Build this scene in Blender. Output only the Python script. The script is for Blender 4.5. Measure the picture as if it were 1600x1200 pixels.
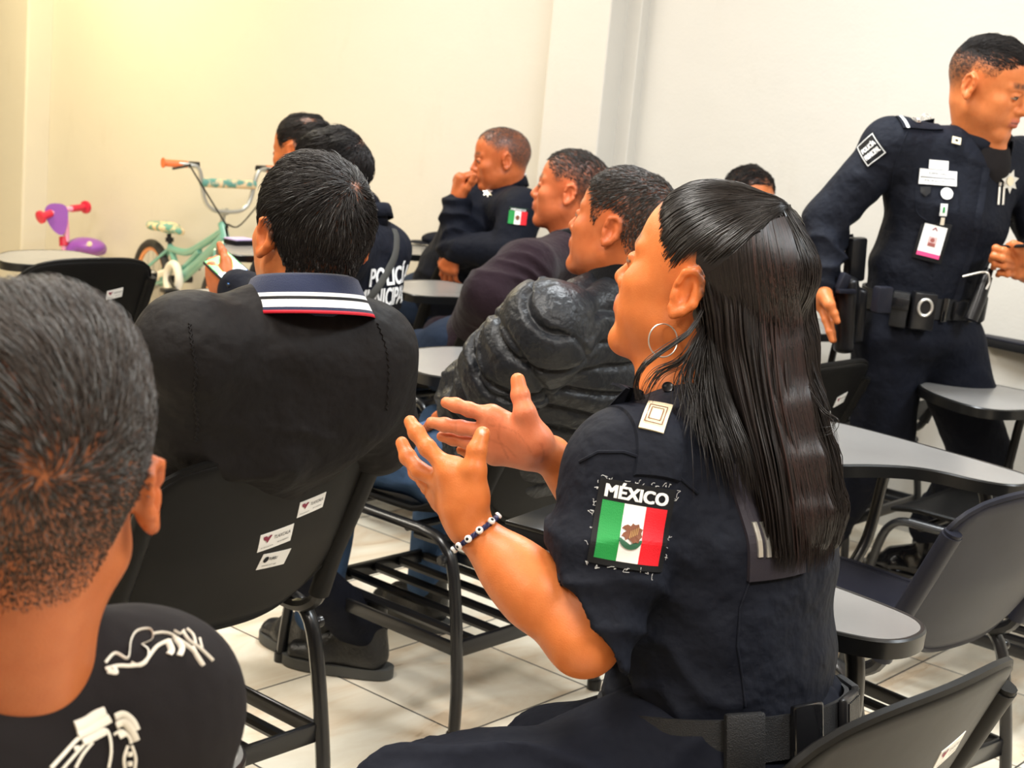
import bpy, bmesh, math, random
import numpy as np
from mathutils import Vector, Matrix
from mathutils.bvhtree import BVHTree
for _o in list(bpy.data.objects): bpy.data.objects.remove(_o)
rng = np.random.default_rng(7); random.seed(7)
SC = bpy.context.scene; COL = SC.collection
# ---------------------------------------------------------------- camera (lens solved from the floor tiles and the pillars)
F_PX, PITCH, ROLL, GRID = 2312.9, 0.187341, -0.0937149, 0.70144884
CAM_H = 1.3755
_cp, _sp = math.cos(PITCH), math.sin(PITCH)
_r = np.array([1, 0, 0.]); _d = np.array([0, -_sp, -_cp]); _f = np.array([0, _cp, -_sp])
_c, _s = math.cos(ROLL), math.sin(ROLL)
CM = np.array([_c*_r + _s*_d, -_s*_r + _c*_d, _f])
CC = np.array([0, 0, CAM_H])
cam = bpy.data.cameras.new('camera'); camo = bpy.data.objects.new('camera', cam); COL.objects.link(camo)
cam.sensor_width = 36; cam.lens = 36*F_PX/1600; cam.clip_start = .05; cam.clip_end = 100
mw = Matrix.Identity(4)
for i in range(3):
    mw[i][0] = CM[0][i]; mw[i][1] = -CM[1][i]; mw[i][2] = -CM[2][i]; mw[i][3] = CC[i]
camo.matrix_world = mw
cam.dof.use_dof = True; cam.dof.focus_distance = 2.0; cam.dof.aperture_fstop = 11
SC.camera = camo
SC.view_settings.view_transform = 'Standard'; SC.view_settings.look = 'None'
SC.view_settings.gamma = 1; SC.view_settings.use_curve_mapping = False
SC.view_settings.exposure = 0.74
# ---------------------------------------------------------------- light
wd = bpy.data.worlds.new('world'); SC.world = wd; wd.use_nodes = True
wd.node_tree.nodes['Background'].inputs[0].default_value = (.9, .95, 1, 1)
wd.node_tree.nodes['Background'].inputs[1].default_value = .35
def area_light(name, loc, size, power, col, rot=(0, 0, 0)):
    l = bpy.data.lights.new(name, 'AREA'); l.shape = 'RECTANGLE'; l.size, l.size_y = size
    l.energy = power; l.color = col
    o = bpy.data.objects.new(name, l); COL.objects.link(o); o.location = loc; o.rotation_euler = rot
    return o
ROOM_YAW = -GRID   # world z rotation that takes local x to direction A and local y to -... (see AB)
dirA = np.array([math.sin(GRID), math.cos(GRID), 0]); dirB = np.array([-math.cos(GRID), math.sin(GRID), 0]); UP = np.array([0, 0, 1.])
def AB(a, b, z=0.): return dirA*a + dirB*b + UP*z
YAW_A = math.atan2(dirA[1], dirA[0])     # rotation of room axes: local x = A, local y = B
def ray(x, y): return CM.T @ np.array([(x-800)/F_PX, (y-600)/F_PX, 1.])
def P(x, y, d): return CC + ray(x, y)*d              # a point d metres in front of the lens
def G(x, y, z=0.):
    q = ray(x, y); return CC + q*((z-CC[2])/q[2])
CEIL = 2.95
LIGHTS = [ # A, B, power, colour : ceiling panels
    (3.7, 7.0, 50, (1.0, .83, .45)), (3.3, 4.6, 33, (1.0, .95, .86)), (3.2, 2.2, 44, (.92, .97, 1.0)), (3.3, -.3, 48, (.88, .95, 1.0)),
    (1.0, 4.6, 32, (1.0, .93, .80)), (1.0, 2.0, 40, (1.0, .96, .9)), (1.0, -.6, 44, (1.0, .95, .88)), (-1.2, 1.2, 36, (1.0, .93, .82))]
for i, (a_, b_, w_, c_) in enumerate(LIGHTS):
    area_light('panel_light', AB(a_, b_, CEIL-.06), (1.1, .5), w_, c_, (0, 0, YAW_A))
# ---------------------------------------------------------------- materials
def mat(name, col, rough=.6, metal=0., bump=None, spec=.5, sheen=0., coat=0., emit=None, var=None, attr=False, sss=0., trans=0., aniso=0.):
    m = bpy.data.materials.new(name); m.use_nodes = True; nt = m.node_tree; b = nt.nodes['Principled BSDF']
    b.inputs['Base Color'].default_value = (*col, 1); b.inputs['Roughness'].default_value = rough
    b.inputs['Metallic'].default_value = metal; b.inputs['Specular IOR Level'].default_value = spec
    if sheen: b.inputs['Sheen Weight'].default_value = sheen; b.inputs['Sheen Roughness'].default_value = .4
    if coat: b.inputs['Coat Weight'].default_value = coat; b.inputs['Coat Roughness'].default_value = .12
    if trans: b.inputs['Transmission Weight'].default_value = trans
    if aniso: b.inputs['Anisotropic'].default_value = aniso
    if sss:
        b.inputs['Subsurface Weight'].default_value = sss; b.inputs['Subsurface Radius'].default_value = (.012, .005, .003); b.inputs['Subsurface Scale'].default_value = 1.
    if emit: b.inputs['Emission Color'].default_value = (*emit[:3], 1); b.inputs['Emission Strength'].default_value = emit[3]
    src = None
    if attr:
        a = nt.nodes.new('ShaderNodeAttribute'); a.attribute_name = 'Col'; src = a.outputs['Color']
    tc = nt.nodes.new('ShaderNodeTexCoord')
    if var:   # (scale, colour2, contrast)
        n = nt.nodes.new('ShaderNodeTexNoise'); n.inputs['Scale'].default_value = var[0]; n.inputs['Detail'].default_value = 4
        nt.links.new(tc.outputs['Object'], n.inputs['Vector'])
        r = nt.nodes.new('ShaderNodeMapRange'); r.inputs[1].default_value = .5-var[2]; r.inputs[2].default_value = .5+var[2]
        nt.links.new(n.outputs[0], r.inputs[0])
        mx = nt.nodes.new('ShaderNodeMix'); mx.data_type = 'RGBA'
        nt.links.new(r.outputs[0], mx.inputs[0])
        if src is not None:
            mu = nt.nodes.new('ShaderNodeMix'); mu.data_type = 'RGBA'; mu.blend_type = 'MULTIPLY'; mu.inputs[0].default_value = 1
            nt.links.new(src, mu.inputs[6]); mu.inputs[7].default_value = (*var[1], 1)
            nt.links.new(src, mx.inputs[6]); nt.links.new(mu.outputs[2], mx.inputs[7])
        else:
            mx.inputs[6].default_value = (*col, 1); mx.inputs[7].default_value = (*var[1], 1)
        src = mx.outputs[2]
    if src is not None: nt.links.new(src, b.inputs['Base Color'])
    if bump:  # list of (scale, strength(dist m))
        prev = None
        for sc_, dist in bump:
            n = nt.nodes.new('ShaderNodeTexNoise'); n.inputs['Scale'].default_value = sc_; n.inputs['Detail'].default_value = 3
            nt.links.new(tc.outputs['Object'], n.inputs['Vector'])
            bp = nt.nodes.new('ShaderNodeBump'); bp.inputs['Distance'].default_value = dist; bp.inputs['Strength'].default_value = 1
            nt.links.new(n.outputs[0], bp.inputs['Height'])
            if prev: nt.links.new(prev, bp.inputs['Normal'])
            prev = bp.outputs[0]
        nt.links.new(prev, b.inputs['Normal'])
    return m
M = {}
M['plastic'] = mat('black_plastic', (.0048, .0046, .0044), .44, bump=[(900, .00012), (6, .002)], spec=.13, var=(3, (.0085, .008, .0075), .25))
M['greyplastic'] = mat('scuffed_plastic', (.010, .0105, .017), .42, bump=[(800, .0002)], spec=.16, var=(9, (.018, .019, .028), .2))
M['tube'] = mat('black_enamel_tube', (.008, .008, .009), .28, spec=.4, coat=.15)
M['chrome'] = mat('chrome', (.75, .75, .76), .12, 1.0)
M['laminate'] = mat('grey_laminate', (.185, .18, .175), .26, spec=.5, var=(4, (.215, .21, .205), .2), bump=[(300, .0001)])
M['edge'] = mat('black_edge_band', (.007, .007, .007), .3, spec=.35)
M['sticker'] = mat('white_sticker', (.82, .80, .76), .45)
M['ink'] = mat('black_ink', (.007, .007, .008), .65, spec=.2)
M['maroonink'] = mat('maroon_ink', (.22, .01, .04), .6)
M['navy'] = mat('navy_uniform_cloth', (.0050, .0064, .0125), .75, sheen=.0, bump=[(1400, .0002), (13, .018), (40, .003)], spec=.18)
M['navy2'] = mat('dark_navy_twill', (.0055, .0068, .013), .78, bump=[(1100, .0002), (12, .016)], spec=.15)
M['blackjkt'] = mat('black_jacket_nylon', (.0100, .0088, .0090), .66, sheen=.0, bump=[(1200, .00015), (10, .020), (34, .003)], spec=.14)
M['puffer'] = mat('black_quilted_nylon', (.013, .0145, .018), .42, bump=[(900, .0001), (30, .009)], spec=.3)
M['fleece'] = mat('maroon_fleece', (.018, .010, .014), .95, sheen=.08, bump=[(320, .002), (12, .014)], spec=.1)
M['blackfleece'] = mat('black_fleece', (.008, .008, .009), .95, sheen=.25, bump=[(320, .002)], spec=.1)
M['tee'] = mat('charcoal_cotton', (.0105, .0085, .009), .9, sheen=.0, bump=[(900, .0003), (9, .014)], spec=.2)
M['print'] = mat('cream_screen_print', (.75, .70, .60), .6)
M['jeans'] = mat('blue_denim', (.035, .075, .16), .85, bump=[(900, .0004), (22, .006)], spec=.2, var=(14, (.07, .13, .25), .3))
M['darkjeans'] = mat('dark_denim', (.008, .016, .035), .85, bump=[(900, .0004), (22, .006)], spec=.2)
M['skin'] = mat('skin', (.6, .3, .16), .42, attr=True, sss=.10, bump=[(500, .0003)], spec=.32, var=(60, (.88, .78, .7), .3))
M['hair'] = mat('black_hair', (.012, .009, .008), .55, attr=True, spec=.2)
M['hairlong'] = mat('long_black_hair', (.010, .007, .0065), .33, attr=True, spec=.42)
M['shoe'] = mat('black_boot_leather', (.012, .012, .012), .4, bump=[(120, .002)])
M['patent'] = mat('polished_black_leather', (.006, .006, .007), .12, coat=.6)
M['sole'] = mat('grey_rubber_sole', (.07, .07, .065), .7)
M['belt'] = mat('black_webbing', (.010, .010, .011), .55, bump=[(700, .0012)], spec=.4)
M['white'] = mat('white_cloth', (.8, .8, .8), .7)
M['red'] = mat('red_thread', (.62, .01, .03), .6)
M['green'] = mat('green_thread', (.0, .24, .04), .65, bump=[(800, .0005)])
M['flagred'] = mat('flag_red', (.75, .0, .01), .65, bump=[(800, .0005)])
M['flagwhite'] = mat('flag_white', (.82, .78, .76), .7)
M['brown'] = mat('brown_thread', (.16, .045, .012), .7)
M['wreath'] = mat('green_wreath', (.02, .10, .05), .7)
M['cream'] = mat('cream_rank_cloth', (.72, .62, .44), .6)
M['silver'] = mat('silver_metal', (.72, .70, .66), .3, .8)
M['blackmetal'] = mat('black_metal', (.012, .012, .014), .3, .3)
M['collarblue'] = mat('navy_knit', (.008, .014, .045), .9, bump=[(500, .001)], sheen=.2)
# ---------------------------------------------------------------- object helpers
def tag(o, label=None, cat=None, group=None, kind=None):
    if label: o['label'] = label
    if cat: o['category'] = cat
    if group: o['group'] = group
    if kind: o['kind'] = kind
    return o
def empty(name, loc=(0, 0, 0), rz=0., label=None, cat=None, group=None):
    o = bpy.data.objects.new(name, None); COL.objects.link(o); o.location = tuple(loc); o.rotation_euler = (0, 0, rz)
    o.empty_display_size = .05
    o['__m'] = 0; del o['__m']
    return tag(o, label, cat, group)
def xf(parent):
    return Matrix.Translation(parent.location) @ Matrix.Rotation(parent.rotation_euler[2], 4, 'Z')
def mk(name, V, Fc, m, parent=None, smooth=True, world=False, col=None, mi=None):
    """one mesh object from arrays; world=True: V is in world space and is moved into the parent's frame"""
    V = np.asarray(V, dtype=np.float64).reshape(-1, 3)
    top = parent
    while top is not None and top.parent is not None: top = top.parent
    if world and top is not None:
        inv = np.array(xf(top).inverted()); V = V @ inv[:3, :3].T + inv[:3, 3]
    me = bpy.data.meshes.new(name)
    if isinstance(Fc, np.ndarray) and Fc.ndim == 2:
        nf, k = Fc.shape
        me.vertices.add(len(V)); me.vertices.foreach_set('co', V.astype(np.float32).ravel())
        me.loops.add(nf*k); me.loops.foreach_set('vertex_index', Fc.astype(np.int32).ravel())
        me.polygons.add(nf); me.polygons.foreach_set('loop_start', np.arange(0, nf*k, k, dtype=np.int32))
        me.update(calc_edges=True); me.validate()
    else:
        me.from_pydata([tuple(v) for v in V], [], [tuple(int(i) for i in f) for f in Fc]); me.update()
    ms = m if isinstance(m, (list, tuple)) else [m]
    for q in ms: me.materials.append(q)
    if mi is not None: me.polygons.foreach_set('material_index', np.asarray(mi, dtype=np.int32))
    if smooth: me.polygons.foreach_set('use_smooth', np.ones(len(me.polygons), dtype=bool))
    if col is not None:
        at = me.attributes.new('Col', 'FLOAT_COLOR', 'POINT')
        c4 = np.ones((len(V), 4), dtype=np.float32); c4[:, :3] = col; at.data.foreach_set('color', c4.ravel())
    o = bpy.data.objects.new(name, me); COL.objects.link(o)
    if parent is not None: o.parent = parent
    return o
class MB:
    """collects simple solids into one mesh"""
    def __init__(s): s.V = []; s.F = []; s.mi = []; s.n = 0
    def add(s, V, F, m=0):
        s.V += [tuple(v) for v in V]; s.F += [tuple(i+s.n for i in f) for f in F]; s.mi += [m]*len(F); s.n += len(V); return s
    def box(s, c, size, R=None, m=0, bev=.0):
        h = np.array(size)/2; c = np.array(c, float); R = np.eye(3) if R is None else np.array(R)
        if bev <= 0:
            V = [c + R @ (h*np.array(q)) for q in ((-1, -1, -1), (1, -1, -1), (1, 1, -1), (-1, 1, -1), (-1, -1, 1), (1, -1, 1), (1, 1, 1), (-1, 1, 1))]
            return s.add(V, [(0, 3, 2, 1), (4, 5, 6, 7), (0, 1, 5, 4), (1, 2, 6, 5), (2, 3, 7, 6), (3, 0, 4, 7)], m)
        bm = bmesh.new(); bmesh.ops.create_cube(bm, size=1)
        for v in bm.verts: v.co = Vector((v.co.x*size[0], v.co.y*size[1], v.co.z*size[2]))
        bmesh.ops.bevel(bm, geom=list(bm.edges), offset=min(bev, min(size)*.45), segments=2, affect='EDGES', profile=.5)
        bm.verts.index_update()
        V = [c + R @ np.array(v.co) for v in bm.verts]; F = [tuple(v.index for v in f.verts) for f in bm.faces]; bm.free()
        return s.add(V, F, m)
    def tube(s, pts, r, n=10, m=0, closed=False, flat=None, smooth=0):
        pts = [np.array(p, float) for p in pts]
        if smooth: pts = smooth_path(pts, smooth, closed)
        rr = list(r) if isinstance(r, (list, tuple, np.ndarray)) else [r]*len(pts)
        if len(rr) != len(pts): rr = list(np.interp(np.linspace(0, 1, len(pts)), np.linspace(0, 1, len(rr)), rr))
        N = len(pts); V = []; F = []
        nrm = None
        for i in range(N):
            if closed: t = pts[(i+1) % N]-pts[i-1]
            else: t = pts[min(i+1, N-1)]-pts[max(i-1, 0)]
            t = t/(np.linalg.norm(t)+1e-12)
            if nrm is None:
                ref = np.array(flat[:3], float) if flat else (UP if abs(t[2]) < .9 else np.array([1., 0, 0]))
                nrm = ref - t*(ref @ t)
            else: nrm = nrm - t*(nrm @ t)
            nrm = nrm/(np.linalg.norm(nrm)+1e-12); bn = np.cross(t, nrm)
            fr = flat[3] if flat else 1.
            for k in range(n):
                a = 2*math.pi*k/n; V.append(pts[i]+rr[i]*(math.cos(a)*nrm+fr*math.sin(a)*bn))
        for i in range(N if closed else N-1):
            for k in range(n):
                j = (i+1) % N; F.append((i*n+k, i*n+(k+1) % n, j*n+(k+1) % n, j*n+k))
        if not closed: F.append(tuple(range(n-1, -1, -1))); F.append(tuple((N-1)*n+k for k in range(n)))
        return s.add(V, F, m)
    def lathe(s, c, axis, prof, n=24, m=0):
        """prof: (radius, along) pairs"""
        axis = np.array(axis, float); axis /= np.linalg.norm(axis); u = np.cross(axis, UP if abs(axis[2]) < .9 else np.array([1., 0, 0])); u /= np.linalg.norm(u); v = np.cross(axis, u)
        V = []; F = []; K = len(prof)
        for r, h in prof:
            for k in range(n):
                a = 2*math.pi*k/n; V.append(np.array(c)+axis*h+(u*math.cos(a)+v*math.sin(a))*r)
        for i in range(K-1):
            for k in range(n): F.append((i*n+k, i*n+(k+1) % n, (i+1)*n+(k+1) % n, (i+1)*n+k))
        F.append(tuple(range(n-1, -1, -1))); F.append(tuple((K-1)*n+k for k in range(n)))
        return s.add(V, F, m)
    def prism(s, poly, z0, z1, fr=None, m=0, mtop=None):
        """extrude a 2D outline; fr=(origin,u,v,w)"""
        n = len(poly)
        o, u, v, w = fr if fr else (np.zeros(3), np.array([1., 0, 0]), np.array([0, 1., 0]), UP)
        V = [o+u*p[0]+v*p[1]+w*z0 for p in poly]+[o+u*p[0]+v*p[1]+w*z1 for p in poly]
        s.add(V, [tuple(range(n-1, -1, -1))]+[(i, (i+1) % n, n+(i+1) % n, n+i) for i in range(n)], m)
        return s.add(V[n:], [tuple(range(n))], mtop if mtop is not None else m)
    def build(s, name, m, parent=None, smooth=True, world=False):
        o = mk(name, s.V, s.F, m, parent, smooth, world, mi=s.mi)
        if smooth:
            try:
                o.data.set_sharp_from_angle(angle=math.radians(38))
            except Exception: pass
        return o
def smooth_path(pts, k=6, closed=False):
    pts = [np.array(p, float) for p in pts]; n = len(pts); out = []
    g = (lambda i: pts[i % n]) if closed else (lambda i: pts[min(max(i, 0), n-1)])
    for i in range(n if closed else n-1):
        a, b, c, d = g(i-1), g(i), g(i+1), g(i+2)
        for j in range(k):
            t = j/k; out.append(.5*((2*b)+(-a+c)*t+(2*a-5*b+4*c-d)*t*t+(-a+3*b-3*c+d)*t**3))
    if not closed: out.append(pts[-1])
    return out
def chaikin(poly, it=2):
    for _ in range(it):
        q = []
        for i in range(len(poly)):
            a = np.array(poly[i]); b = np.array(poly[(i+1) % len(poly)]); q += [a*.75+b*.25, a*.25+b*.75]
        poly = q
    return poly
def rotm(yaw=0, pitch=0, roll=0):
    """columns right, forward, up; yaw about z (deg, + turns forward to the left), pitch + looks down, roll + tips the head to its right"""
    y, p, r = map(math.radians, (yaw, pitch, roll))
    Rz = np.array([[math.cos(y), -math.sin(y), 0], [math.sin(y), math.cos(y), 0], [0, 0, 1]])
    Rx = np.array([[1, 0, 0], [0, math.cos(p), math.sin(p)], [0, -math.sin(p), math.cos(p)]])
    Ry = np.array([[math.cos(r), 0, math.sin(r)], [0, 1, 0], [-math.sin(r), 0, math.cos(r)]])
    return Rz @ Rx @ Ry
# ---------------------------------------------------------------- implicit surfaces: bodies and clothes are grown as ONE smooth skin
def nz(v): v = np.asarray(v, float); return v/(np.linalg.norm(v)+1e-12)
class Sdf:
    def __init__(s): s.p = []
    def _add(s, f, lo, hi, k, op): s.p.append((f, np.asarray(lo)-k, np.asarray(hi)+k, k, op)); return s
    def ell(s, c, r, R=None, k=.01, op='u'):
        c = np.asarray(c, float); r = np.asarray(r, float)*np.ones(3); R = np.eye(3) if R is None else np.asarray(R); m = r.min()
        e = np.sqrt(((R*r)**2).sum(1))
        def f(X):
            Y = (X-c) @ R; q = np.sqrt(((Y/r)**2).sum(1)); g = np.sqrt(((Y/(r*r))**2).sum(1))+1e-9
            return q*(q-1)/g
        return s._add(f, c-e, c+e, k, op)
    def cap(s, a, b, ra, rb=None, k=.01, op='u'):
        a = np.asarray(a, float); b = np.asarray(b, float); rb = ra if rb is None else rb; d = b-a; L = d @ d+1e-12; R = max(ra, rb)
        def f(X):
            Y = X-a; t = np.clip(Y @ d/L, 0, 1); return np.sqrt(((Y-t[:, None]*d)**2).sum(1))-(ra+(rb-ra)*t)
        return s._add(f, np.minimum(a, b)-R, np.maximum(a, b)+R, k, op)
    def seg(s, a, b, u, ra, rb, k=.02, op='u', cap=.6):
        """elliptical limb: u = width direction, ra=(half width, half depth) at a, rb at b"""
        a = np.asarray(a, float); b = np.asarray(b, float); d = b-a; L = np.linalg.norm(d)+1e-9; w = d/L
        u = np.asarray(u, float); u = nz(u-w*(u @ w)); v = np.cross(w, u); ra = np.array(ra, float); rb = np.array(rb, float); mx = max(ra.max(), rb.max())
        def f(X):
            Y = X-a; h = Y @ w; t = np.clip(h/L, 0, 1); e = h-t*L
            x = Y @ u; y = Y @ v; R0 = ra[0]+(rb[0]-ra[0])*t; R1 = ra[1]+(rb[1]-ra[1])*t; R2 = np.minimum(R0, R1)*cap
            q = np.sqrt((x/R0)**2+(y/R1)**2+(e/R2)**2); g = np.sqrt((x/R0**2)**2+(y/R1**2)**2+(e/R2**2)**2)+1e-6
            return q*(q-1)/g
        return s._add(f, np.minimum(a, b)-mx, np.maximum(a, b)+mx, k, op)
    def chain(s, pts, rad, k=.02):
        for i in range(len(pts)-1): s.cap(pts[i], pts[i+1], rad[i], rad[i+1], k)
        return s
    def plane(s, c, n, k=.002):
        """keep the side n points away from"""
        c = np.asarray(c, float); n = nz(n)
        s.p.append((lambda X: (X-c) @ n, None, None, k, 'i')); return s
    def fn(s, f, lo, hi, k, op='u'): return s._add(f, lo, hi, k, op)
    def ev(s, X, prims=None):
        D = np.full(len(X), 9.); 
        for f, lo, hi, k, op in (s.p if prims is None else prims):
            d = f(X)
            if op == 'u':
                h = np.maximum(k-np.abs(D-d), 0)/k; D = np.minimum(D, d)-h*h*k*.25
            elif op == 's':
                d = -d; h = np.maximum(k-np.abs(D-d), 0)/k; D = np.maximum(D, d)+h*h*k*.25
            else:
                h = np.maximum(k-np.abs(D-d), 0)/k; D = np.maximum(D, d)+h*h*k*.25
        return D
    def mesh(s, h=.004, n=12):
        U = [p for p in s.p if p[4] == 'u']
        lo = np.min([p[1] for p in U], 0)-2*h; hi = np.max([p[2] for p in U], 0)+2*h
        nb = np.ceil((hi-lo)/(n*h)).astype(int); g = np.stack(np.meshgrid(*[np.arange(q) for q in nb], indexing='ij'), -1).reshape(-1, 3)
        half = n*h/2; ctr = lo+(g+.5)*n*h; rad = half*math.sqrt(3)*1.25+h
        # keep blocks near the surface
        Dc = np.full(len(ctr), 9.)
        keepm = np.zeros(len(ctr), bool)
        for f, plo, phi, k, op in U: keepm |= np.all((ctr > plo-half-h) & (ctr < phi+half+h), 1)
        idx = np.where(keepm)[0]; d0 = s.ev(ctr[idx]); idx = idx[np.abs(d0) < rad*1.3+.03]
        g = g[idx]; ctr = ctr[idx]
        ax = np.arange(n+1)*h; loc = np.stack(np.meshgrid(ax, ax, ax, indexing='ij'), -1).reshape(-1, 3)
        N1 = n+1; NX = nb*n+4
        gid = lambda I: (I[:, 0]*NX[1]+I[:, 1])*NX[2]+I[:, 2]
        CI = []; CV = []; Q = []
        for bi in range(len(g)):
            pr = [p for p in s.p if p[4] == 'i' or (np.all(ctr[bi]+half+.035 > p[1]) and np.all(ctr[bi]-half-.035 < p[2]))]
            if not any(p[4] == 'u' for p in pr): continue
            o = lo+g[bi]*n*h
            D = s.ev(loc+o, pr).reshape(N1, N1, N1); S = D < 0
            c = S[:-1, :-1, :-1].astype(np.int8)
            for dx, dy, dz in ((1, 0, 0), (0, 1, 0), (0, 0, 1), (1, 1, 0), (1, 0, 1), (0, 1, 1), (1, 1, 1)):
                c = c+S[dx:n+dx, dy:n+dy, dz:n+dz]
            A_ = np.argwhere((c > 0) & (c < 8))
            if not len(A_): continue
            cor = np.stack([D[A_[:, 0]+i, A_[:, 1]+j, A_[:, 2]+k] for i in (0, 1) for j in (0, 1) for k in (0, 1)], 1)
            acc = np.zeros((len(A_), 3)); cnt = np.zeros(len(A_))
            for e0, e1 in EDG:
                d0, d1 = cor[:, e0], cor[:, e1]; m = (d0 < 0) != (d1 < 0); t = np.where(m, d0/(d0-d1+1e-20), 0)
                p0 = COR[e0]; p1 = COR[e1]
                acc += (p0+(p1-p0)*t[:, None])*m[:, None]; cnt += m
            CV.append((acc/cnt[:, None]+A_)*h+o); CI.append(gid(A_+g[bi]*n))
            for axn in range(3):
                sh = [0, 0, 0]; sh[axn] = 1
                a0 = S[:n, :n, :n]; a1 = S[sh[0]:n+sh[0], sh[1]:n+sh[1], sh[2]:n+sh[2]]
                E_ = np.argwhere(a0 != a1)
                if not len(E_): continue
                fl = a0[E_[:, 0], E_[:, 1], E_[:, 2]]; I = E_+g[bi]*n
                b, c2 = [(1, 2), (2, 0), (0, 1)][axn]
                def off(db, dc):
                    J = I.copy(); J[:, b] -= db; J[:, c2] -= dc; return gid(J)
                q = np.stack([off(1, 1), off(0, 1), off(0, 0), off(1, 0)], 1)
                q[~fl] = q[~fl][:, ::-1]; Q.append(q)
        CI = np.concatenate(CI); CV = np.concatenate(CV); Q = np.concatenate(Q)
        o = np.argsort(CI); CI = CI[o]; CV = CV[o]
        j = np.searchsorted(CI, Q); j = np.clip(j, 0, len(CI)-1); ok = np.all(CI[j] == Q, 1); Fq = j[ok]
        return CV, Fq
COR = np.array([(i, j, k) for i in (0, 1) for j in (0, 1) for k in (0, 1)], float)
EDG = [(a, b) for a in range(8) for b in range(a+1, 8) if abs(COR[a]-COR[b]).sum() == 1]
def vnormals(V, F):
    a = V[F[:, 2]]-V[F[:, 0]]; b = V[F[:, 3 if F.shape[1] > 3 else 1]]-V[F[:, 1 if F.shape[1] > 3 else 0]]; fn = np.cross(a, b)
    N = np.zeros_like(V)
    for k in range(F.shape[1]): np.add.at(N, F[:, k], fn)
    return N/(np.linalg.norm(N, axis=1, keepdims=True)+1e-12)
_tab = rng.random(4096)*2-1
def vnoise(X, scale=1., seed=0):
    X = np.asarray(X)*scale+seed*17.3; i = np.floor(X).astype(np.int64); f = X-i; f = f*f*(3-2*f)
    def h(a, b, c): return _tab[(a*73+b*919+c*2971+seed*101) & 4095]
    r = 0
    for dx in (0, 1):
        for dy in (0, 1):
            for dz in (0, 1):
                w = (f[:, 0] if dx else 1-f[:, 0])*(f[:, 1] if dy else 1-f[:, 1])*(f[:, 2] if dz else 1-f[:, 2])
                r = r+w*h(i[:, 0]+dx, i[:, 1]+dy, i[:, 2]+dz)
    return r
def wrinkle(X, amp, dirv, freq, seed=0):
    """long folds across the direction dirv"""
    amp = amp*2.0; freq = freq*1.3; d = nz(dirv); t = X @ d
    w = vnoise(X, 7, seed)*.06+vnoise(X, 16, seed+3)*.02
    a = np.clip(vnoise(X, 5, seed+5)*1.6+.25, 0, 1)
    ph = (t+w)*freq
    return amp*a*(1-np.abs(np.sin(ph))*1.6)
def bvh_of(V, F): return BVHTree.FromPolygons([tuple(v) for v in V], [tuple(int(i) for i in f) for f in F])
def cast(bvh, o, n, off, reach=.25):
    r = bvh.ray_cast(Vector(tuple(o+n*reach)), Vector(tuple(-n)))
    return None if r[0] is None else np.array(r[0])+n*off
def drape(bvh, o, u, v, pts, off=.002, reach=.25):
    """2D points laid on a surface along -(u x v)"""
    n = nz(np.cross(u, v)); out = []; last = 0.
    for x, y in pts:
        q = o+u*x+v*y; h = cast(bvh, q, n, off, reach)
        if h is None or abs((h-q) @ n) > .12: h = q+n*last
        else: last = (h-q) @ n
        out.append(h)
    return np.array(out)
def text2d(body, size, bold=0., spacing=1., sub=True):
    c = bpy.data.curves.new('t', 'FONT'); c.body = body; c.size = 1.; c.align_x = 'CENTER'; c.align_y = 'CENTER'; c.offset = bold; c.resolution_u = 3; c.space_character = spacing
    o = bpy.data.objects.new('t', c); COL.objects.link(o); dg = bpy.context.evaluated_depsgraph_get(); dg.update()
    me = o.evaluated_get(dg).to_mesh(); bm = bmesh.new(); bm.from_mesh(me)
    if sub: bmesh.ops.triangulate(bm, faces=list(bm.faces))
    V = [(v.co.x*size, v.co.y*size) for v in bm.verts]; F = [tuple(q.index for q in f.verts) for f in bm.faces]; bm.free()
    o.evaluated_get(dg).to_mesh_clear(); bpy.data.objects.remove(o); bpy.data.curves.remove(c)
    xs = [v[0] for v in V]; ys = [v[1] for v in V]; cx = (min(xs)+max(xs))/2; cy = (min(ys)+max(ys))/2
    return [(x-cx, y-cy) for x, y in V], F
def fit_text(body, w, h, bold=0.):
    V, F = text2d(body, 1., bold); V = np.array(V); s = V.max(0)-V.min(0)
    return V*np.array([w/s[0], h/s[1]]), F
def lay_text(name, body, bvh, o, u, v, w, h, m, parent, off=.003, bold=.02):
    V, F = fit_text(body, w, h, 0.); e = bold*h; Va = []; Fa = []
    for k, (dx, dy) in enumerate(((0, 0),) if e <= 0 else ((-e, -e*.6), (e, -e*.6), (-e, e*.6), (e, e*.6), (0, 0))):
        Fa += [tuple(i+len(V)*k for i in q) for q in F]; Va.append(drape(bvh, o, u, v, V+np.array([dx, dy]), off+k*.00006))
    return mk(name, np.vstack(Va), Fa, m, parent, smooth=False, world=True)
def lay_patch(name, bvh, o, u, v, w, h, mats, cellmat, parent, off=.002, nx=12, ny=12, thick=.0015):
    """a thin stitched patch with its own thickness; cellmat(s,t) -> material index, s,t in 0..1"""
    pts = [((i/nx-.5)*w, (j/ny-.5)*h) for j in range(ny+1) for i in range(nx+1)]
    top = drape(bvh, o, u, v, pts, off+thick); n = nz(np.cross(u, v)); bot = top-n*(thick+.003)
    F = []; mi = []; K = len(pts); W = nx+1
    for j in range(ny):
        for i in range(nx):
            a = j*W+i; F.append((a, a+1, a+1+W, a+W)); mi.append(cellmat((i+.5)/nx, (j+.5)/ny))
    rim = [i for i in range(W)]+[j*W+nx for j in range(1, ny+1)]+[ny*W+i for i in range(nx-1, -1, -1)]+[j*W for j in range(ny-1, 0, -1)]
    for a, b in zip(rim, rim[1:]+rim[:1]): F.append((a, a+K, b+K, b)); mi.append(cellmat(0, 0))
    return mk(name, np.vstack([top, bot]), F, mats, parent, smooth=False, world=True, mi=mi)
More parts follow.
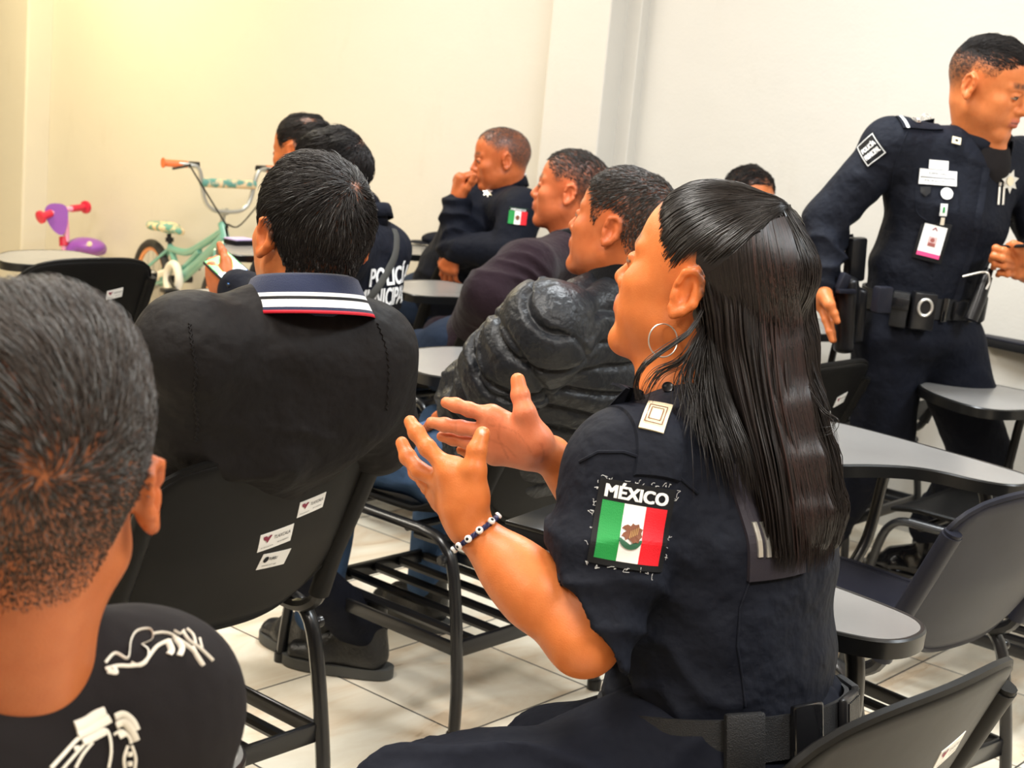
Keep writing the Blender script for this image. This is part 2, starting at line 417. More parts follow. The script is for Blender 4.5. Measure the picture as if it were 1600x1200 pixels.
def lay_shape(name, bvh, o, u, v, poly, m, parent, off=.003):
    """a flat outline (fan of triangles round its centre)"""
    c = np.mean(poly, 0); pts = [tuple(c)]+[tuple(p) for p in poly]; n = len(poly)
    return mk(name, drape(bvh, o, u, v, pts, off), [(0, 1+i, 1+(i+1) % n) for i in range(n)], m, parent, smooth=False, world=True)
def strands(name, paths, rad, m, parent, col, sides=3, taper=True, root=1.):
    """paths (N,S,3): every hair lock a thin tapered tube"""
    paths = np.asarray(paths); N, S, _ = paths.shape
    t = np.gradient(paths, axis=1); t /= np.linalg.norm(t, axis=2, keepdims=True)+1e-12
    ref = np.array([.31, .77, .55]); a = np.cross(t, ref); a /= np.linalg.norm(a, axis=2, keepdims=True)+1e-12; b = np.cross(t, a)
    r = np.asarray(rad, float)*np.ones((N, S))
    if taper: r = r*np.interp(np.linspace(0, 1, S), [0, .12, .6, 1], [root, 1, .9, .12])[None]
    V = np.stack([paths+r[..., None]*(math.cos(q)*a+math.sin(q)*b) for q in 2*np.pi*np.arange(sides)/sides], 2).reshape(-1, 3)
    base = np.arange(N)[:, None, None]*S*sides+np.arange(S-1)[None, :, None]*sides; k = np.arange(sides)[None, None]; k2 = (k+1) % sides
    F = np.stack([base+k, base+k2, base+sides+k2, base+sides+k], -1).reshape(-1, 4)
    c = np.repeat(np.asarray(col, float).reshape(-1, 3) if np.ndim(col) > 1 else np.tile(col, (N, 1)), S*sides, 0)
    return mk(name, V, F, m, parent, True, True, col=c)
# ================================================================ THE ROOM
WALL_A = 4.86
def room_box(name, a0, a1, b0, b1, z0, z1, m, kind='structure', bev=0):
    mb = MB(); c = AB((a0+a1)/2, (b0+b1)/2, (z0+z1)/2); R = np.stack([dirA, dirB, UP], 1)
    mb.box(c, (a1-a0, b1-b0, z1-z0), R, bev=bev); o = mb.build(name, m, None, smooth=False); o['kind'] = kind; return o
def wall_material():
    m = mat('painted_plaster', (.61, .58, .525), .55, bump=[(90, .0006), (5, .004)], spec=.3)
    nt = m.node_tree; b = nt.nodes['Principled BSDF']; tc = nt.nodes.new('ShaderNodeTexCoord')
    # scuffs and grey smears near head height of the seats, a few patched spots
    n = nt.nodes.new('ShaderNodeTexNoise'); n.inputs['Scale'].default_value = 3.2; n.inputs['Detail'].default_value = 6; n.inputs['Roughness'].default_value = .7
    r = nt.nodes.new('ShaderNodeMapRange'); r.inputs[1].default_value = .58; r.inputs[2].default_value = .8; r.inputs[4].default_value = .28
    mp = nt.nodes.new('ShaderNodeMapping'); mp.inputs['Scale'].default_value = (1.6, 1.6, .55)
    nt.links.new(tc.outputs['Object'], mp.inputs[0]); nt.links.new(mp.outputs[0], n.inputs['Vector']); nt.links.new(n.outputs[0], r.inputs[0])
    mx = nt.nodes.new('ShaderNodeMix'); mx.data_type = 'RGBA'; mx.inputs[6].default_value = (.61, .58, .525, 1); mx.inputs[7].default_value = (.50, .455, .39, 1)
    nt.links.new(r.outputs[0], mx.inputs[0]); nt.links.new(mx.outputs[2], b.inputs['Base Color'])
    return m
M['wall'] = wall_material()
M['ceil'] = mat('ceiling_paint', (.55, .54, .51), .8); M['wall2'] = mat('bounce_damping_wall', (.33, .28, .22), .7)  # ceiling and unseen walls coloured darker to cut bounced light and raise contrast
def floor_material():
    m = bpy.data.materials.new('ceramic_floor_tile'); m.use_nodes = True; nt = m.node_tree; b = nt.nodes['Principled BSDF']; L = nt.links.new
    tc = nt.nodes.new('ShaderNodeTexCoord'); mp = nt.nodes.new('ShaderNodeMapping')
    T = .45; o = G(720, 1147)
    a0 = float(o @ dirA), float(o @ dirB)
    # rotate world into room axes, one unit per tile, grout crossing at the measured corner
    mp.vector_type = 'POINT'; mp.inputs['Rotation'].default_value = (0, 0, -YAW_A); mp.inputs['Scale'].default_value = (1, 1, 1)
    L(tc.outputs['Object'], mp.inputs[0])
    sub = nt.nodes.new('ShaderNodeVectorMath'); sub.operation = 'SUBTRACT'; sub.inputs[1].default_value = (a0[0], a0[1], 0); L(mp.outputs[0], sub.inputs[0])
    sc = nt.nodes.new('ShaderNodeVectorMath'); sc.operation = 'SCALE'; sc.inputs['Scale'].default_value = 1/T; L(sub.outputs[0], sc.inputs[0])
    fr = nt.nodes.new('ShaderNodeVectorMath'); fr.operation = 'FRACTION'; L(sc.outputs[0], fr.inputs[0])
    fl = nt.nodes.new('ShaderNodeVectorMath'); fl.operation = 'FLOOR'; L(sc.outputs[0], fl.inputs[0])
    sp = nt.nodes.new('ShaderNodeSeparateXYZ'); L(fr.outputs[0], sp.inputs[0])
    def mth(op, a, v):
        q = nt.nodes.new('ShaderNodeMath'); q.operation = op
        L(a, q.inputs[0])
        if isinstance(v, (int, float)): q.inputs[1].default_value = v
        else: L(v, q.inputs[1])
        return q.outputs[0]
    ds = []
    for ax in (0, 1):
        c = mth('SUBTRACT', sp.outputs[ax], .5); c = mth('ABSOLUTE', c, 0); ds.append(c)
    e = mth('MAXIMUM', ds[0], ds[1]); g = mth('GREATER_THAN', e, .5-.0055)
    wn = nt.nodes.new('ShaderNodeTexWhiteNoise'); wn.noise_dimensions = '3D'; L(fl.outputs[0], wn.inputs['Vector'])
    add = nt.nodes.new('ShaderNodeVectorMath'); add.operation = 'ADD'; L(sc.outputs[0], add.inputs[0])
    s2 = nt.nodes.new('ShaderNodeVectorMath'); s2.operation = 'SCALE'; s2.inputs['Scale'].default_value = 9; L(wn.outputs['Color'], s2.inputs[0]); L(s2.outputs[0], add.inputs[1])
    m2 = nt.nodes.new('ShaderNodeMapping'); m2.inputs['Scale'].default_value = (.8, 2.2, 1); m2.inputs['Rotation'].default_value = (0, 0, .6); L(add.outputs[0], m2.inputs[0])
    n = nt.nodes.new('ShaderNodeTexNoise'); n.inputs['Scale'].default_value = 1.3; n.inputs['Detail'].default_value = 7; n.inputs['Roughness'].default_value = .62; n.inputs['Distortion'].default_value = .8; L(m2.outputs[0], n.inputs['Vector'])
    cr = nt.nodes.new('ShaderNodeValToRGB'); L(n.outputs[0], cr.inputs[0])
    cr.color_ramp.elements[0].position = .32; cr.color_ramp.elements[0].color = (.70, .54, .37, 1)
    cr.color_ramp.elements[1].position = .68; cr.color_ramp.elements[1].color = (.92, .86, .72, 1)
    el = cr.color_ramp.elements.new(.5); el.color = (.84, .75, .60, 1)
    mx = nt.nodes.new('ShaderNodeMix'); mx.data_type = 'RGBA'; L(g, mx.inputs[0]); L(cr.outputs[0], mx.inputs[6]); mx.inputs[7].default_value = (.035, .032, .03, 1)
    L(mx.outputs[2], b.inputs['Base Color'])
    rr = nt.nodes.new('ShaderNodeMapRange'); L(n.outputs[0], rr.inputs[0]); rr.inputs[3].default_value = .22; rr.inputs[4].default_value = .38; L(rr.outputs[0], b.inputs['Roughness'])
    bp = nt.nodes.new('ShaderNodeBump'); bp.inputs['Distance'].default_value = .0015; bp.invert = True; L(g, bp.inputs['Height']); L(bp.outputs[0], b.inputs['Normal'])
    return m
mb = MB(); fa = [AB(-3.2, -3, 0), AB(5.0, -3, 0), AB(5.0, 10.2, 0), AB(-3.2, 10.2, 0)]
mb.add(fa+[p-UP*.12 for p in fa], [(0, 1, 2, 3), (7, 6, 5, 4), (0, 4, 5, 1), (1, 5, 6, 2), (2, 6, 7, 3), (3, 7, 4, 0)])
fo = mb.build('floor', floor_material(), None, smooth=False); fo['kind'] = 'structure'
room_box('wall_back', WALL_A, WALL_A+.15, -3, 10.2, 0, CEIL, M['wall'])
room_box('wall_left', -3.2, WALL_A+.15, 10.2, 10.35, 0, CEIL, M['wall'])
room_box('wall_front', -3.35, -3.2, -3, 10.35, 0, CEIL, M['wall2'])
room_box('wall_right', -3.35, WALL_A+.15, -3.15, -3, 0, CEIL, M['wall2'])
room_box('ceiling', -3.35, WALL_A+.15, -3.15, 10.35, CEIL, CEIL+.1, M['ceil'])
# pillars that stand out of the back wall; measured: edges of the front and side faces
def on_plane(x, y, a):
    q = ray(x, y); t = (a-CC @ dirA)/(q @ dirA); return CC+q*t
PA = WALL_A-.16
b_l = on_plane(853, 118, PA) @ dirB; b_r = on_plane(944, 121, PA) @ dirB
room_box('trim_1', PA, WALL_A+.01, b_r, b_l, 0, CEIL, M['wall'], bev=.006)
b_r2 = on_plane(992, 121, WALL_A-.05) @ dirB
room_box('trim_2', WALL_A-.05, WALL_A+.01, b_r2, b_r+.01, 0, CEIL, M['wall'], bev=.004)
b_l3 = on_plane(40, 150, PA) @ dirB
room_box('trim_3', PA, WALL_A+.01, b_l3, b_l3+.5, 0, CEIL, M['wall'], bev=.012)
# ceiling light panels
for i, (a_, b_, w_, c_) in enumerate(LIGHTS):
    r_ = empty('ceiling_light', AB(a_, b_, CEIL), YAW_A, 'recessed white ceiling light panel above the seats', 'ceiling light', 'ceiling light panels')
    q = MB(); q.box((0, 0, -.02), (1.2, .6, .04), bev=.004); q.build('frame', M['white'], r_)
    q = MB(); q.box((0, 0, -.043), (1.1, .5, .006)); q.build('diffuser', mat('diffuser', (.9, .9, .9), .5, emit=(*c_, 1.5)), r_)
# ================================================================ WRITING CHAIRS
def back_y(x, z):  # rear face of the backrest: reclined and bowed
    t = (z-.475)/.325
    return .035-.135*t-.040*(1-(x/.235)**2)*(.4+.6*(1-abs(t-.45)))
def make_chair(m=None):
    m = m or M['plastic']; root = empty('writing_chair')
    # backrest shell: a grid over a rounded outline, 6 mm thick
    nx, nz_ = 26, 22; V = []; F = []
    for s_ in (0, 1):
        for j in range(nz_+1):
            t = j/nz_*2-1
            for i in range(nx+1):
                u = i/nx*2-1
                # superellipse mapping of the square
                hw = .232
                e = 1-abs(t)**(7 if t > 0 else 3.2)*(.22 if t > 0 else .34)
                x = hw*u*e; z = .632+.168*t*(1-abs(u)**3.5*(.10 if t > 0 else .22))
                y = back_y(x, z)-.0+s_*.008
                if j in (0, nz_) or i in (0, nx): y += .004*(1-2*s_)
                V.append((x, y, z))
    W = nx+1; K = W*(nz_+1)
    for j in range(nz_):
        for i in range(nx):
            a = j*W+i; F.append((a, a+W, a+1+W, a+1)[::-1]); F.append((a+K, a+K+W, a+K+1+W, a+K+1))
    rim = [i for i in range(W)]+[j*W+nx for j in range(1, nz_+1)]+[nz_*W+i for i in range(nx-1, -1, -1)]+[j*W for j in range(nz_-1, 0, -1)]
    for a, b in zip(rim, rim[1:]+rim[:1]): F.append((a, b, b+K, a+K))
    back = mk('backrest', V, F, m, root)
    rimp = [np.array(V[i])+np.array([0, .004, 0]) for i in rim]
    q = MB(); q.tube(rimp, .0065, 6, closed=True); q.build('rim', m, back)
    for sx in (-1, 1):   # ribbed grip moulding on the inner face: one toothed strip each side
        V2 = []; F2 = []; K2 = 37
        for k in range(K2):
            z = .56+.20*k/(K2-1); y = back_y(.19, z)+.009+(.004 if k % 2 else 0)
            V2 += [(sx*.165, y+.001*0-.004, z), (sx*.165, y, z), (sx*.212, y+.004, z), (sx*.212, y, z)]
        for k in range(K2-1):
            for q_ in range(3): F2.append((k*4+q_, k*4+q_+1, k*4+5+q_, k*4+4+q_))
        mk('grip_ribs', V2, F2, m, back, False)
    for sx in (-1, 1):
        q = MB(); q.tube([(sx*.224, .026, .475), (sx*.226, .000, .56), (sx*.227, -.040, .65), (sx*.227, -.075, .732)], .0215, 12, flat=(1, 0, 0, .8))
        q.tube([(sx*.227, -.075, .731), (sx*.227, -.077, .737)], .016, 12); q.build('backrest_sleeve', m, back)
    # seat shell
    V = []; F = []; nx, ny = 20, 20
    for s_ in (0, 1):
        for j in range(ny+1):
            v = j/ny*2-1
            for i in range(nx+1):
                u = i/nx*2-1; x = .225*u*(1-abs(v)**4*.12); y = .325+.215*v*(1-abs(u)**5*.10)
                z = .462+.014*abs(u)**3-.030*max(v-.55, 0)**1.5*2+.05*max(-v-.62, 0)**1.2*2.2-.010*(1-u*u)*(1-v*v)
                V.append((x, y, z-s_*.008))
    W = nx+1; K = W*(ny+1)
    for j in range(ny):
        for i in range(nx):
            a = j*W+i; F.append((a, a+1, a+1+W, a+W)); F.append((a+K, a+W+K, a+1+W+K, a+1+K))
    rim = [i for i in range(W)]+[j*W+nx for j in range(1, ny+1)]+[ny*W+i for i in range(nx-1, -1, -1)]+[j*W for j in range(ny-1, 0, -1)]
    for a, b in zip(rim, rim[1:]+rim[:1]): F.append((b, a, a+K, b+K))
    seat = mk('seat', V, F, m, root)
    q = MB(); q.tube([np.array(V[i])-np.array([0, 0, .004]) for i in rim], .0065, 6, closed=True); q.build('rim', m, seat)
    T = M['tube']
    for sx in (-1, 1):
        q = MB(); q.tube([(sx*.249, 0, .008), (sx*.247, .008, .15), (sx*.243, .045, .36), (sx*.242, .085, .43), (sx*.240, .15, .443)], .0155, 10, smooth=4, flat=(1, 0, 0, .75))
        q.lathe((sx*.249, 0, 0), (0, 0, 1), [(.017, 0), (.018, .02), (.0165, .024)], 12); q.build('leg', T, root)
        q = MB(); q.tube([(sx*.240, .44, .443), (sx*.242, .49, .43), (sx*.244, .525, .36), (sx*.249, .565, .12), (sx*.250, .575, .008)], .0145, 10, smooth=4, flat=(1, 0, 0, .75))
        q.lathe((sx*.250, .575, 0), (0, 0, 1), [(.017, 0), (.018, .02), (.0165, .024)], 12); q.build('leg', T, root)
        q = MB(); q.tube([(sx*.240, .14, .443), (sx*.240, .45, .443)], .0145, 10, flat=(1, 0, 0, .8))
        q.tube([(sx*.238, .17, .430), (sx*.232, .09, .432), (sx*.226, .035, .46), (sx*.225, .02, .50)], .013, 8, smooth=4)
        q.lathe((sx*.256, .065, .40), (sx, 0, 0), [(.008, 0), (.011, .004), (.011, .014), (.007, .017)], 10)
        q.build('side_rail', T, root)
    q = MB()
    for y, z in ((.20, .435), (.42, .435)): q.tube([(-.24, y, z), (.24, y, z)], .010, 8)
    q.build('seat_crossbar', T, root)
    rk = MB()
    for y, dz in ((.022, 0), (.535, 0)): rk.box((0, y, .205), (.49, .014, .036), bev=.003)
    for x in (-.17, -.085, 0, .085, .17): rk.tube([(x, .02, .207), (x, .535, .207)], .0115, 8)
    for x in (-.243, .243): rk.box((x, .28, .205), (.012, .52, .03), bev=.003)
    rk.build('book_rack', T, root)
    # writing board on the right
    poly = chaikin([(.03, .38), (.015, .47), (.12, .64), (.24, .70), (.405, .685), (.435, .60), (.425, .20), (.395, .115), (.30, .105), (.255, .16), (.235, .28), (.15, .34)], 3)
    q = MB(); q.prism(poly, .700, .716, mtop=0); bd = q.build('writing_board', M['laminate'], root)
    pts = [np.array([p[0], p[1], .706]) for p in poly]; q = MB()
    n = len(pts); c = np.mean(pts, 0); sg = 1 if sum(pts[i][0]*pts[(i+1) % n][1]-pts[(i+1) % n][0]*pts[i][1] for i in range(n)) > 0 else -1
    V = []; F = []
    for i, p in enumerate(pts):
        t = nz(pts[(i+1) % n]-pts[i-1]); o_ = np.array([t[1], -t[0], 0])*sg
        for dz, off in ((-.017, -.006), (-.016, .0045), (.008, .0055), (.0108, .0025), (.0106, -.003)): V.append(p+o_*off+UP*dz)
    for i in range(n):
        for k in range(4): F.append((i*5+k, ((i+1) % n)*5+k, ((i+1) % n)*5+k+1, i*5+k+1))
    q.add(V, F); q.build('edge_band', M['edge'], bd)
    q = MB(); q.tube([(.225, .20, .443), (.31, .19, .46), (.345, .19, .55), (.345, .20, .66), (.335, .24, .688), (.30, .40, .69), (.27, .52, .69)], .0145, 10, smooth=6)
    q.tube([(.243, .44, .44), (.285, .43, .52), (.30, .42, .66), (.30, .40, .685)], .0125, 10, smooth=6)
    q.box((.33, .30, .694), (.10, .05, .006)); q.box((.27, .50, .694), (.12, .04, .006)); q.build('board_support', T, root)
    return root, back
def add_stickers(back, spots):
    """spots: (x, z, w, h, tilt deg, text)"""
    me = back.data; V = np.array([v.co for v in me.vertices]); bv = BVHTree.FromPolygons([tuple(v) for v in V], [tuple(p.vertices) for p in me.polygons])
    for x, z, w, h, a, txt in spots:
        ca, sa = math.cos(math.radians(a)), math.sin(math.radians(a)); u = np.array([ca, 0, sa]); v = np.array([-sa, -.3, ca]); v = nz(v-u*(u @ v)); o = np.array([x, back_y(x, z), z])
        s_ = lay_patch('sticker', bv, o, u, v, w, h, [M['sticker']], lambda s, t: 0, back, .0004, 6, 3, .0004)
        def tx(b, fx, fy, fw, fh, mm=M['ink'], bold=.0):
            lay_text('lettering', b, bv, o+u*fx*w+v*fy*h, u, v, fw*w, fh*h, mm, s_, .0016, bold)
        if txt == 'TLAXCALA':
            lay_shape('emblem', bv, o-u*.28*w+v*.14*h, u, v, [(.13*w*c_, .22*h*r_) for c_, r_ in ((-1, .9), (-.3, 1), (0, .5), (.6, 1), (1, .8), (.5, -.1), (.1, -1), (-.2, -.3), (-.8, .1))], M['maroonink'], s_, .0016)
            tx('TLAXCALA', .17, .14, .5, .2); tx('EN EDUCACION', -.25, -.3, .35, .08); tx('SEP GOBIERNO', .22, -.22, .34, .08)
        else:
            lay_shape('emblem', bv, o-u*.32*w+v*.12*h, u, v, [(.085*w*math.cos(q_), .2*h*math.sin(q_)) for q_ in np.linspace(0, 6.28, 13)[:-1]], M['ink'], s_, .0016)
            tx('TURELI', -.08, .14, .3, .17, bold=.02); tx('0000001237-469', -.12, -.28, .5, .09)
def copy_tree(o, parent=None):
    c = o.copy(); COL.objects.link(c); c.parent = parent
    for ch in list(o.children): copy_tree(ch, c)
    return c
ST3 = [(.092, .688, .060, .032, 8, 'TLAXCALA'), (.030, .637, .070, .036, 8, 'TLAXCALA'), (.046, .592, .064, .034, -3, 'TURELI')]
bpy_proto, bk = make_chair()
add_stickers(bk, ST3)
CH = []
def chair(a, b, dyaw, label, first=False):
    o = bpy_proto if first else copy_tree(bpy_proto)
    o.location = tuple(AB(a, b)); o.rotation_euler = (0, 0, YAW_A+math.radians(dyaw)); tag(o, label, 'chair', 'black school writing chairs'); CH.append(o); return o
chair(1.525, 1.86, 0, 'black writing chair under the man with the white-striped collar', True)
chair(1.495, .715, -4, 'black writing chair the ponytailed policewoman sits on, its stickered back at the bottom right')
chair(2.52, 1.99, 0, 'black writing chair under the man in the quilted jacket')
chair(2.60, 3.02, 0, 'black writing chair under the officer with white vest lettering')
chair(2.54, 3.93, 0, 'empty black writing chair at far left with three stickers on its back')
chair(3.50, 3.02, 0, 'black writing chair under the man in the maroon fleece')
chair(4.33, 3.95, 0, 'black writing chair by the pillar under the man resting his chin on his hand')
chair(4.33, 2.92, 0, 'black writing chair under the person hidden behind the ponytailed policewoman')
chair(3.52, 4.02, 0, 'black writing chair of the slick-haired man nearest the bicycle')
chair(3.40, 1.90, 0, 'empty black writing chair with stickers just in front of the standing officer')
chair(3.63, 1.08, 0, 'black writing chair at the right edge whose board points at the standing officer')
chair(4.30, 2.02, 0, 'black writing chair behind the standing officer against the back wall')
chair(4.33, 1.02, 0, 'black writing chair holding the black case at the right edge')
chair(.50, .93, 0, 'black writing chair under the man in the printed black T-shirt')
# the grey scuffed one at right is its own build
g_root, g_back = make_chair(M['greyplastic'])
g_root.name = 'writing_chair.grey'
add_stickers(g_back, [(.165, .730, .05, .034, 10, 'TLAXCALA'), (.135, .68, .062, .034, 3, 'TURELI')])
g_root.name = 'writing_chair'
g_root.location = tuple(AB(2.568, 1.018)); g_root.rotation_euler = (0, 0, YAW_A-math.radians(8)); tag(g_root, 'empty scuffed dark grey writing chair whose back fills the right edge, behind the policewoman', 'chair')
# ================================================================ PEOPLE KIT
SKIN = np.array([.50, .215, .105])
def head_sdf(s, c, R, sc=1., jaw=1., ear=1., nose=1., chub=0.):
    """local head frame: x right, y forward, z up, origin between the ears"""
    c = np.asarray(c, float); L = lambda x, y, z: c+R @ (np.array([x, y, z])*sc); e = lambda p, r, k=.012, op='u', RR=None: s.ell(L(*p), np.array(r)*sc, R if RR is None else RR, k*sc, op)
    e((0, -.018, .032), (.075, .097, .088), .02)
    e((0, .015, .045), (.070, .078, .074), .03)
    e((0, .028, -.030), (.060*jaw, .062, .078), .035)
    for q in (-1, 1):
        s.cap(L(q*.052*jaw, .002, -.052), L(q*.018, .068, -.092), .017*sc, .017*sc, .03*sc)
        e((q*.043, .060, -.018), (.022, .022, .020), .025)
        e((q*.036, .048, -.050), (.024+chub, .028+chub, .028), .02)
        s.cap(L(q*.012, .088, .024), L(q*.046, .072, .026), .009*sc, .007*sc, .014*sc)       # brow ridge
    s.cap(L(-.011, .076, -.094), L(.011, .076, -.094), .015*sc, None, .015*sc)               # chin
    for q in (-1, 1):
        s.ell(L(q*.033, .094, .006), np.array([.017, .014, .011])*sc, R, .012*sc, 's')       # socket
    s.cap(L(0, .086, .018), L(0, .108*1.0, -.022), .0075*sc*nose, .0105*sc*nose, .010*sc)   # nose
    s.cap(L(0, .104, -.024), L(0, .096, -.032), .011*sc*nose, .008*sc, .006*sc)
    for q in (-1, 1): e((q*.0125*nose, .0955, -.027), (.0085, .011, .008), .006)
    e((0, .083, -.052), (.028, .018, .022), .016)                                             # muzzle
    s.cap(L(-.019, .0935, -.0530), L(0, .1005, -.0495), .0042*sc, .0058*sc, .004*sc); s.cap(L(.019, .0935, -.0530), L(0, .1005, -.0495), .0042*sc, .0058*sc, .004*sc)
    s.cap(L(-.016, .0930, -.0590), L(0, .0985, -.0615), .0048*sc, .0066*sc, .004*sc); s.cap(L(.016, .0930, -.0590), L(0, .0985, -.0615), .0048*sc, .0066*sc, .004*sc)
    for q in (-1, 1):
        s.ell(L(q*.032, .0815, .006), np.array([.0135, .0125, .0115])*sc, R, .002*sc)        # eyeball under lids
        s.cap(L(q*.021, .0915, .0125), L(q*.043, .0865, .0115), .0028*sc, .0022*sc, .004*sc)   # upper lid
    for q in (-1, 1):                                                                         # ears: cupped shell with rim and lobe
        Re = R @ rotm(q*-22, 0, q*-6); ce = L(q*.079, -.010, -.005)
        f = lambda x, y, z: ce+Re @ (np.array([x*q, y, z])*sc*ear)
        s.ell(f(.001, -.004, .006), np.array([.0075, .0185, .027])*sc*ear, Re, .006*sc)
        s.ell(f(.009, -.001, .006), np.array([.0065, .0115, .019])*sc*ear, Re, .004*sc, 's')
        ring = [f(.006, .010, .012), f(.0085, .006, .027), f(.009, -.006, .032), f(.010, -.017, .024), f(.010, -.0195, .010), f(.008, -.015, -.006), f(.005, -.006, -.018), f(.002, .003, -.024), f(.001, .008, -.016)]
        for i in range(8): s.cap(ring[i], ring[i+1], (.0038 if i < 5 else .0052)*sc*ear, None, .004*sc)
        s.ell(f(.006, -.004, .004), np.array([.005, .009, .012])*sc*ear, Re, .003*sc, 's')
        s.cap(f(.006, -.010, .016), f(.006, -.011, -.004), .0028*sc*ear, None, .004*sc)      # antihelix
        s.cap(f(.003, .009, .000), f(.003, .009, -.006), .004*sc, None, .004*sc)              # tragus
FING = [((.087, .030), (.043, .026, .021), .0092), ((.092, .008), (.048, .030, .022), .0094), ((.087, -.013), (.044, .028, .021), .0088), ((.077, -.032), (.034, .020, .019), .0078)]
def hand_pts(W, d, n, side, curl, spread=(.12, .02, -.08, -.2), thumb=None, sc=1.):
    """W wrist, d towards the fingers, n out of the palm, side towards the thumb; curl: bend (rad) of each finger's joints"""
    if not hasattr(curl, '__len__'): curl = (curl,)*4
    elif len(curl) == 3: curl = (tuple(curl),)*4
    W = np.asarray(W, float); d = nz(d); n = nz(n-d*(n @ d)); t = nz(side-d*(side @ d)-n*(side @ n)); out = []
    for i, ((a, b), ln, r) in enumerate(FING):
        base = W+(d*a+t*b)*sc; dr = nz(d+t*spread[i]); pts = [base]; ang = 0
        cu = curl[i] if isinstance(curl[i], (tuple, list)) else (curl[i],)*3
        for j in range(3):
            ang += cu[j]; pts.append(pts[-1]+(dr*math.cos(ang)+n*math.sin(ang))*ln[j]*sc)
        out.append((pts, r*sc))
    th = thumb or (.75, .65, .35)
    p0 = W+(d*.022+t*.024+n*.008)*sc; dt = nz(d*th[0]+t*th[1]+n*th[2]); p1 = p0+dt*.044*sc; d2 = nz(dt+d*.25); p2 = p1+d2*.034*sc; p3 = p2+nz(d2+d*.1)*.027*sc
    out.append(([p0, p1, p2, p3], .0112*sc)); return out
def hand_sdf(s, W, fingers, sc=1., palm=.0145):
    W = np.asarray(W, float)
    for pts, r in fingers[:4]:
        s.cap(W, pts[0], .0185*sc, palm*sc*.92, .014)
    for (p, r), (p2, r2) in zip(fingers[:3], fingers[1:4]): s.cap(p[0], p2[0], palm*sc*.88, palm*sc*.84, .008)
    for pts, r in fingers:
        R = [r*1.10, r*1.0, r*.94, r*.80]
        for j in range(3): s.cap(pts[j], pts[j+1], R[j], R[j+1], .004)
        for j in (1, 2): s.ell(pts[j], r*1.05, None, .003)
    t, r = fingers[4]; s.cap(W, t[0], .018*sc, .0165*sc, .014); s.cap(t[0], t[1], .0165*sc, .0125*sc, .012); s.cap(t[0], fingers[0][0][0], .012*sc, .011*sc, .016)
def paint_skin(V, c, R, sc, base, hair=None, hcol=(.02, .015, .012), stub=0., lips=(.45, .10, .07), brow=True, blush=.0):
    X = ((V-c) @ R)/sc; C = np.tile(np.asarray(base, float), (len(V), 1)); x, y, z = X[:, 0], X[:, 1], X[:, 2]; ax = np.abs(x)
    def mixc(w, col): w = np.clip(w, 0, 1)[:, None]; C[:] = C*(1-w)+np.asarray(col)*w
    near = (np.abs(X) < .16).all(1)
    mot = vnoise(X, 40, 3)*.5+vnoise(X, 90, 4)*.5
    C *= (1+.07*mot)[:, None]
    w = near*(y > .075)*(ax < .026)*np.clip(1.6-np.abs((z+.0555)/.0095), 0, 1)*np.clip((.024-ax)/.006+.3, 0, 1); mixc(w*.85, lips)
    mixc(near*(y > .07)*np.clip(1.5-np.abs((z+.0553)/.0014), 0, 1)*(ax < .022), np.array(lips)*.25)
    if brow:
        zb = .030-.10*(ax-.030)**2*40+.004; w = near*(y > .05)*np.clip(1.7-np.abs((z-zb)/.0056), 0, 1)*np.clip((ax-.011)/.004, 0, 1)*np.clip((.052-ax)/.006, 0, 1); mixc(w*.85*(.8+.4*vnoise(X, 400, 2)), np.array(hcol)*.9)
    # eyes: slit with white, iris, lashes
    ex = (ax-.032)/.0135; ez = (z-.0040)/(.0036*np.sqrt(np.clip(1-ex*ex, 0, 1))+1e-5); m = near*(y > .078)*(np.abs(ex) < 1)
    mixc(m*(np.abs(ez) < 1), (.24, .18, .14)); mixc(m*(((ax-.032)**2+(z-.0045)**2) < .0056**2)*(np.abs(ez) < 1), (.02, .01, .006))
    mixc(m*(ez > .75)*(ez < 1.7), (.015, .01, .01)); mixc(m*(ez < -.9)*(ez > -1.25), np.array(base)*.55)
    # nostril and ear shade is left to the light; rosy ears, nose, knuckles
    mixc(near*.25*np.clip((ax-.07)/.008, 0, 1)*(z < .04)*(z > -.04), np.array(base)*np.array([1.1, .75, .65]))
    if hair is not None:
        w = hair(X)*near; n = .85+.3*vnoise(X, 260, 8); mixc(w*n, hcol)
    if stub: mixc(stub*near*(y > .0)*np.clip((-.035-z)/.02, 0, 1)*(y < .11)*(.7+.5*vnoise(X, 500, 5)), np.array(hcol)*1.2+.03)
    return C
HLY = [-.13, -.10, -.085, -.06, -.035, -.018, .0, .016, .03, .042, .05, .062, .075, .085, .1]
def hairline(back=-.055, side=.040, front=.078, burn=.0, fr=0.):
    hz = [back, back, back, back+.01, -.015, .036, .040, .030, burn, burn+.01, side, .060+fr, front, front+.008, front+.02]
    return lambda y: np.interp(y, HLY, hz)
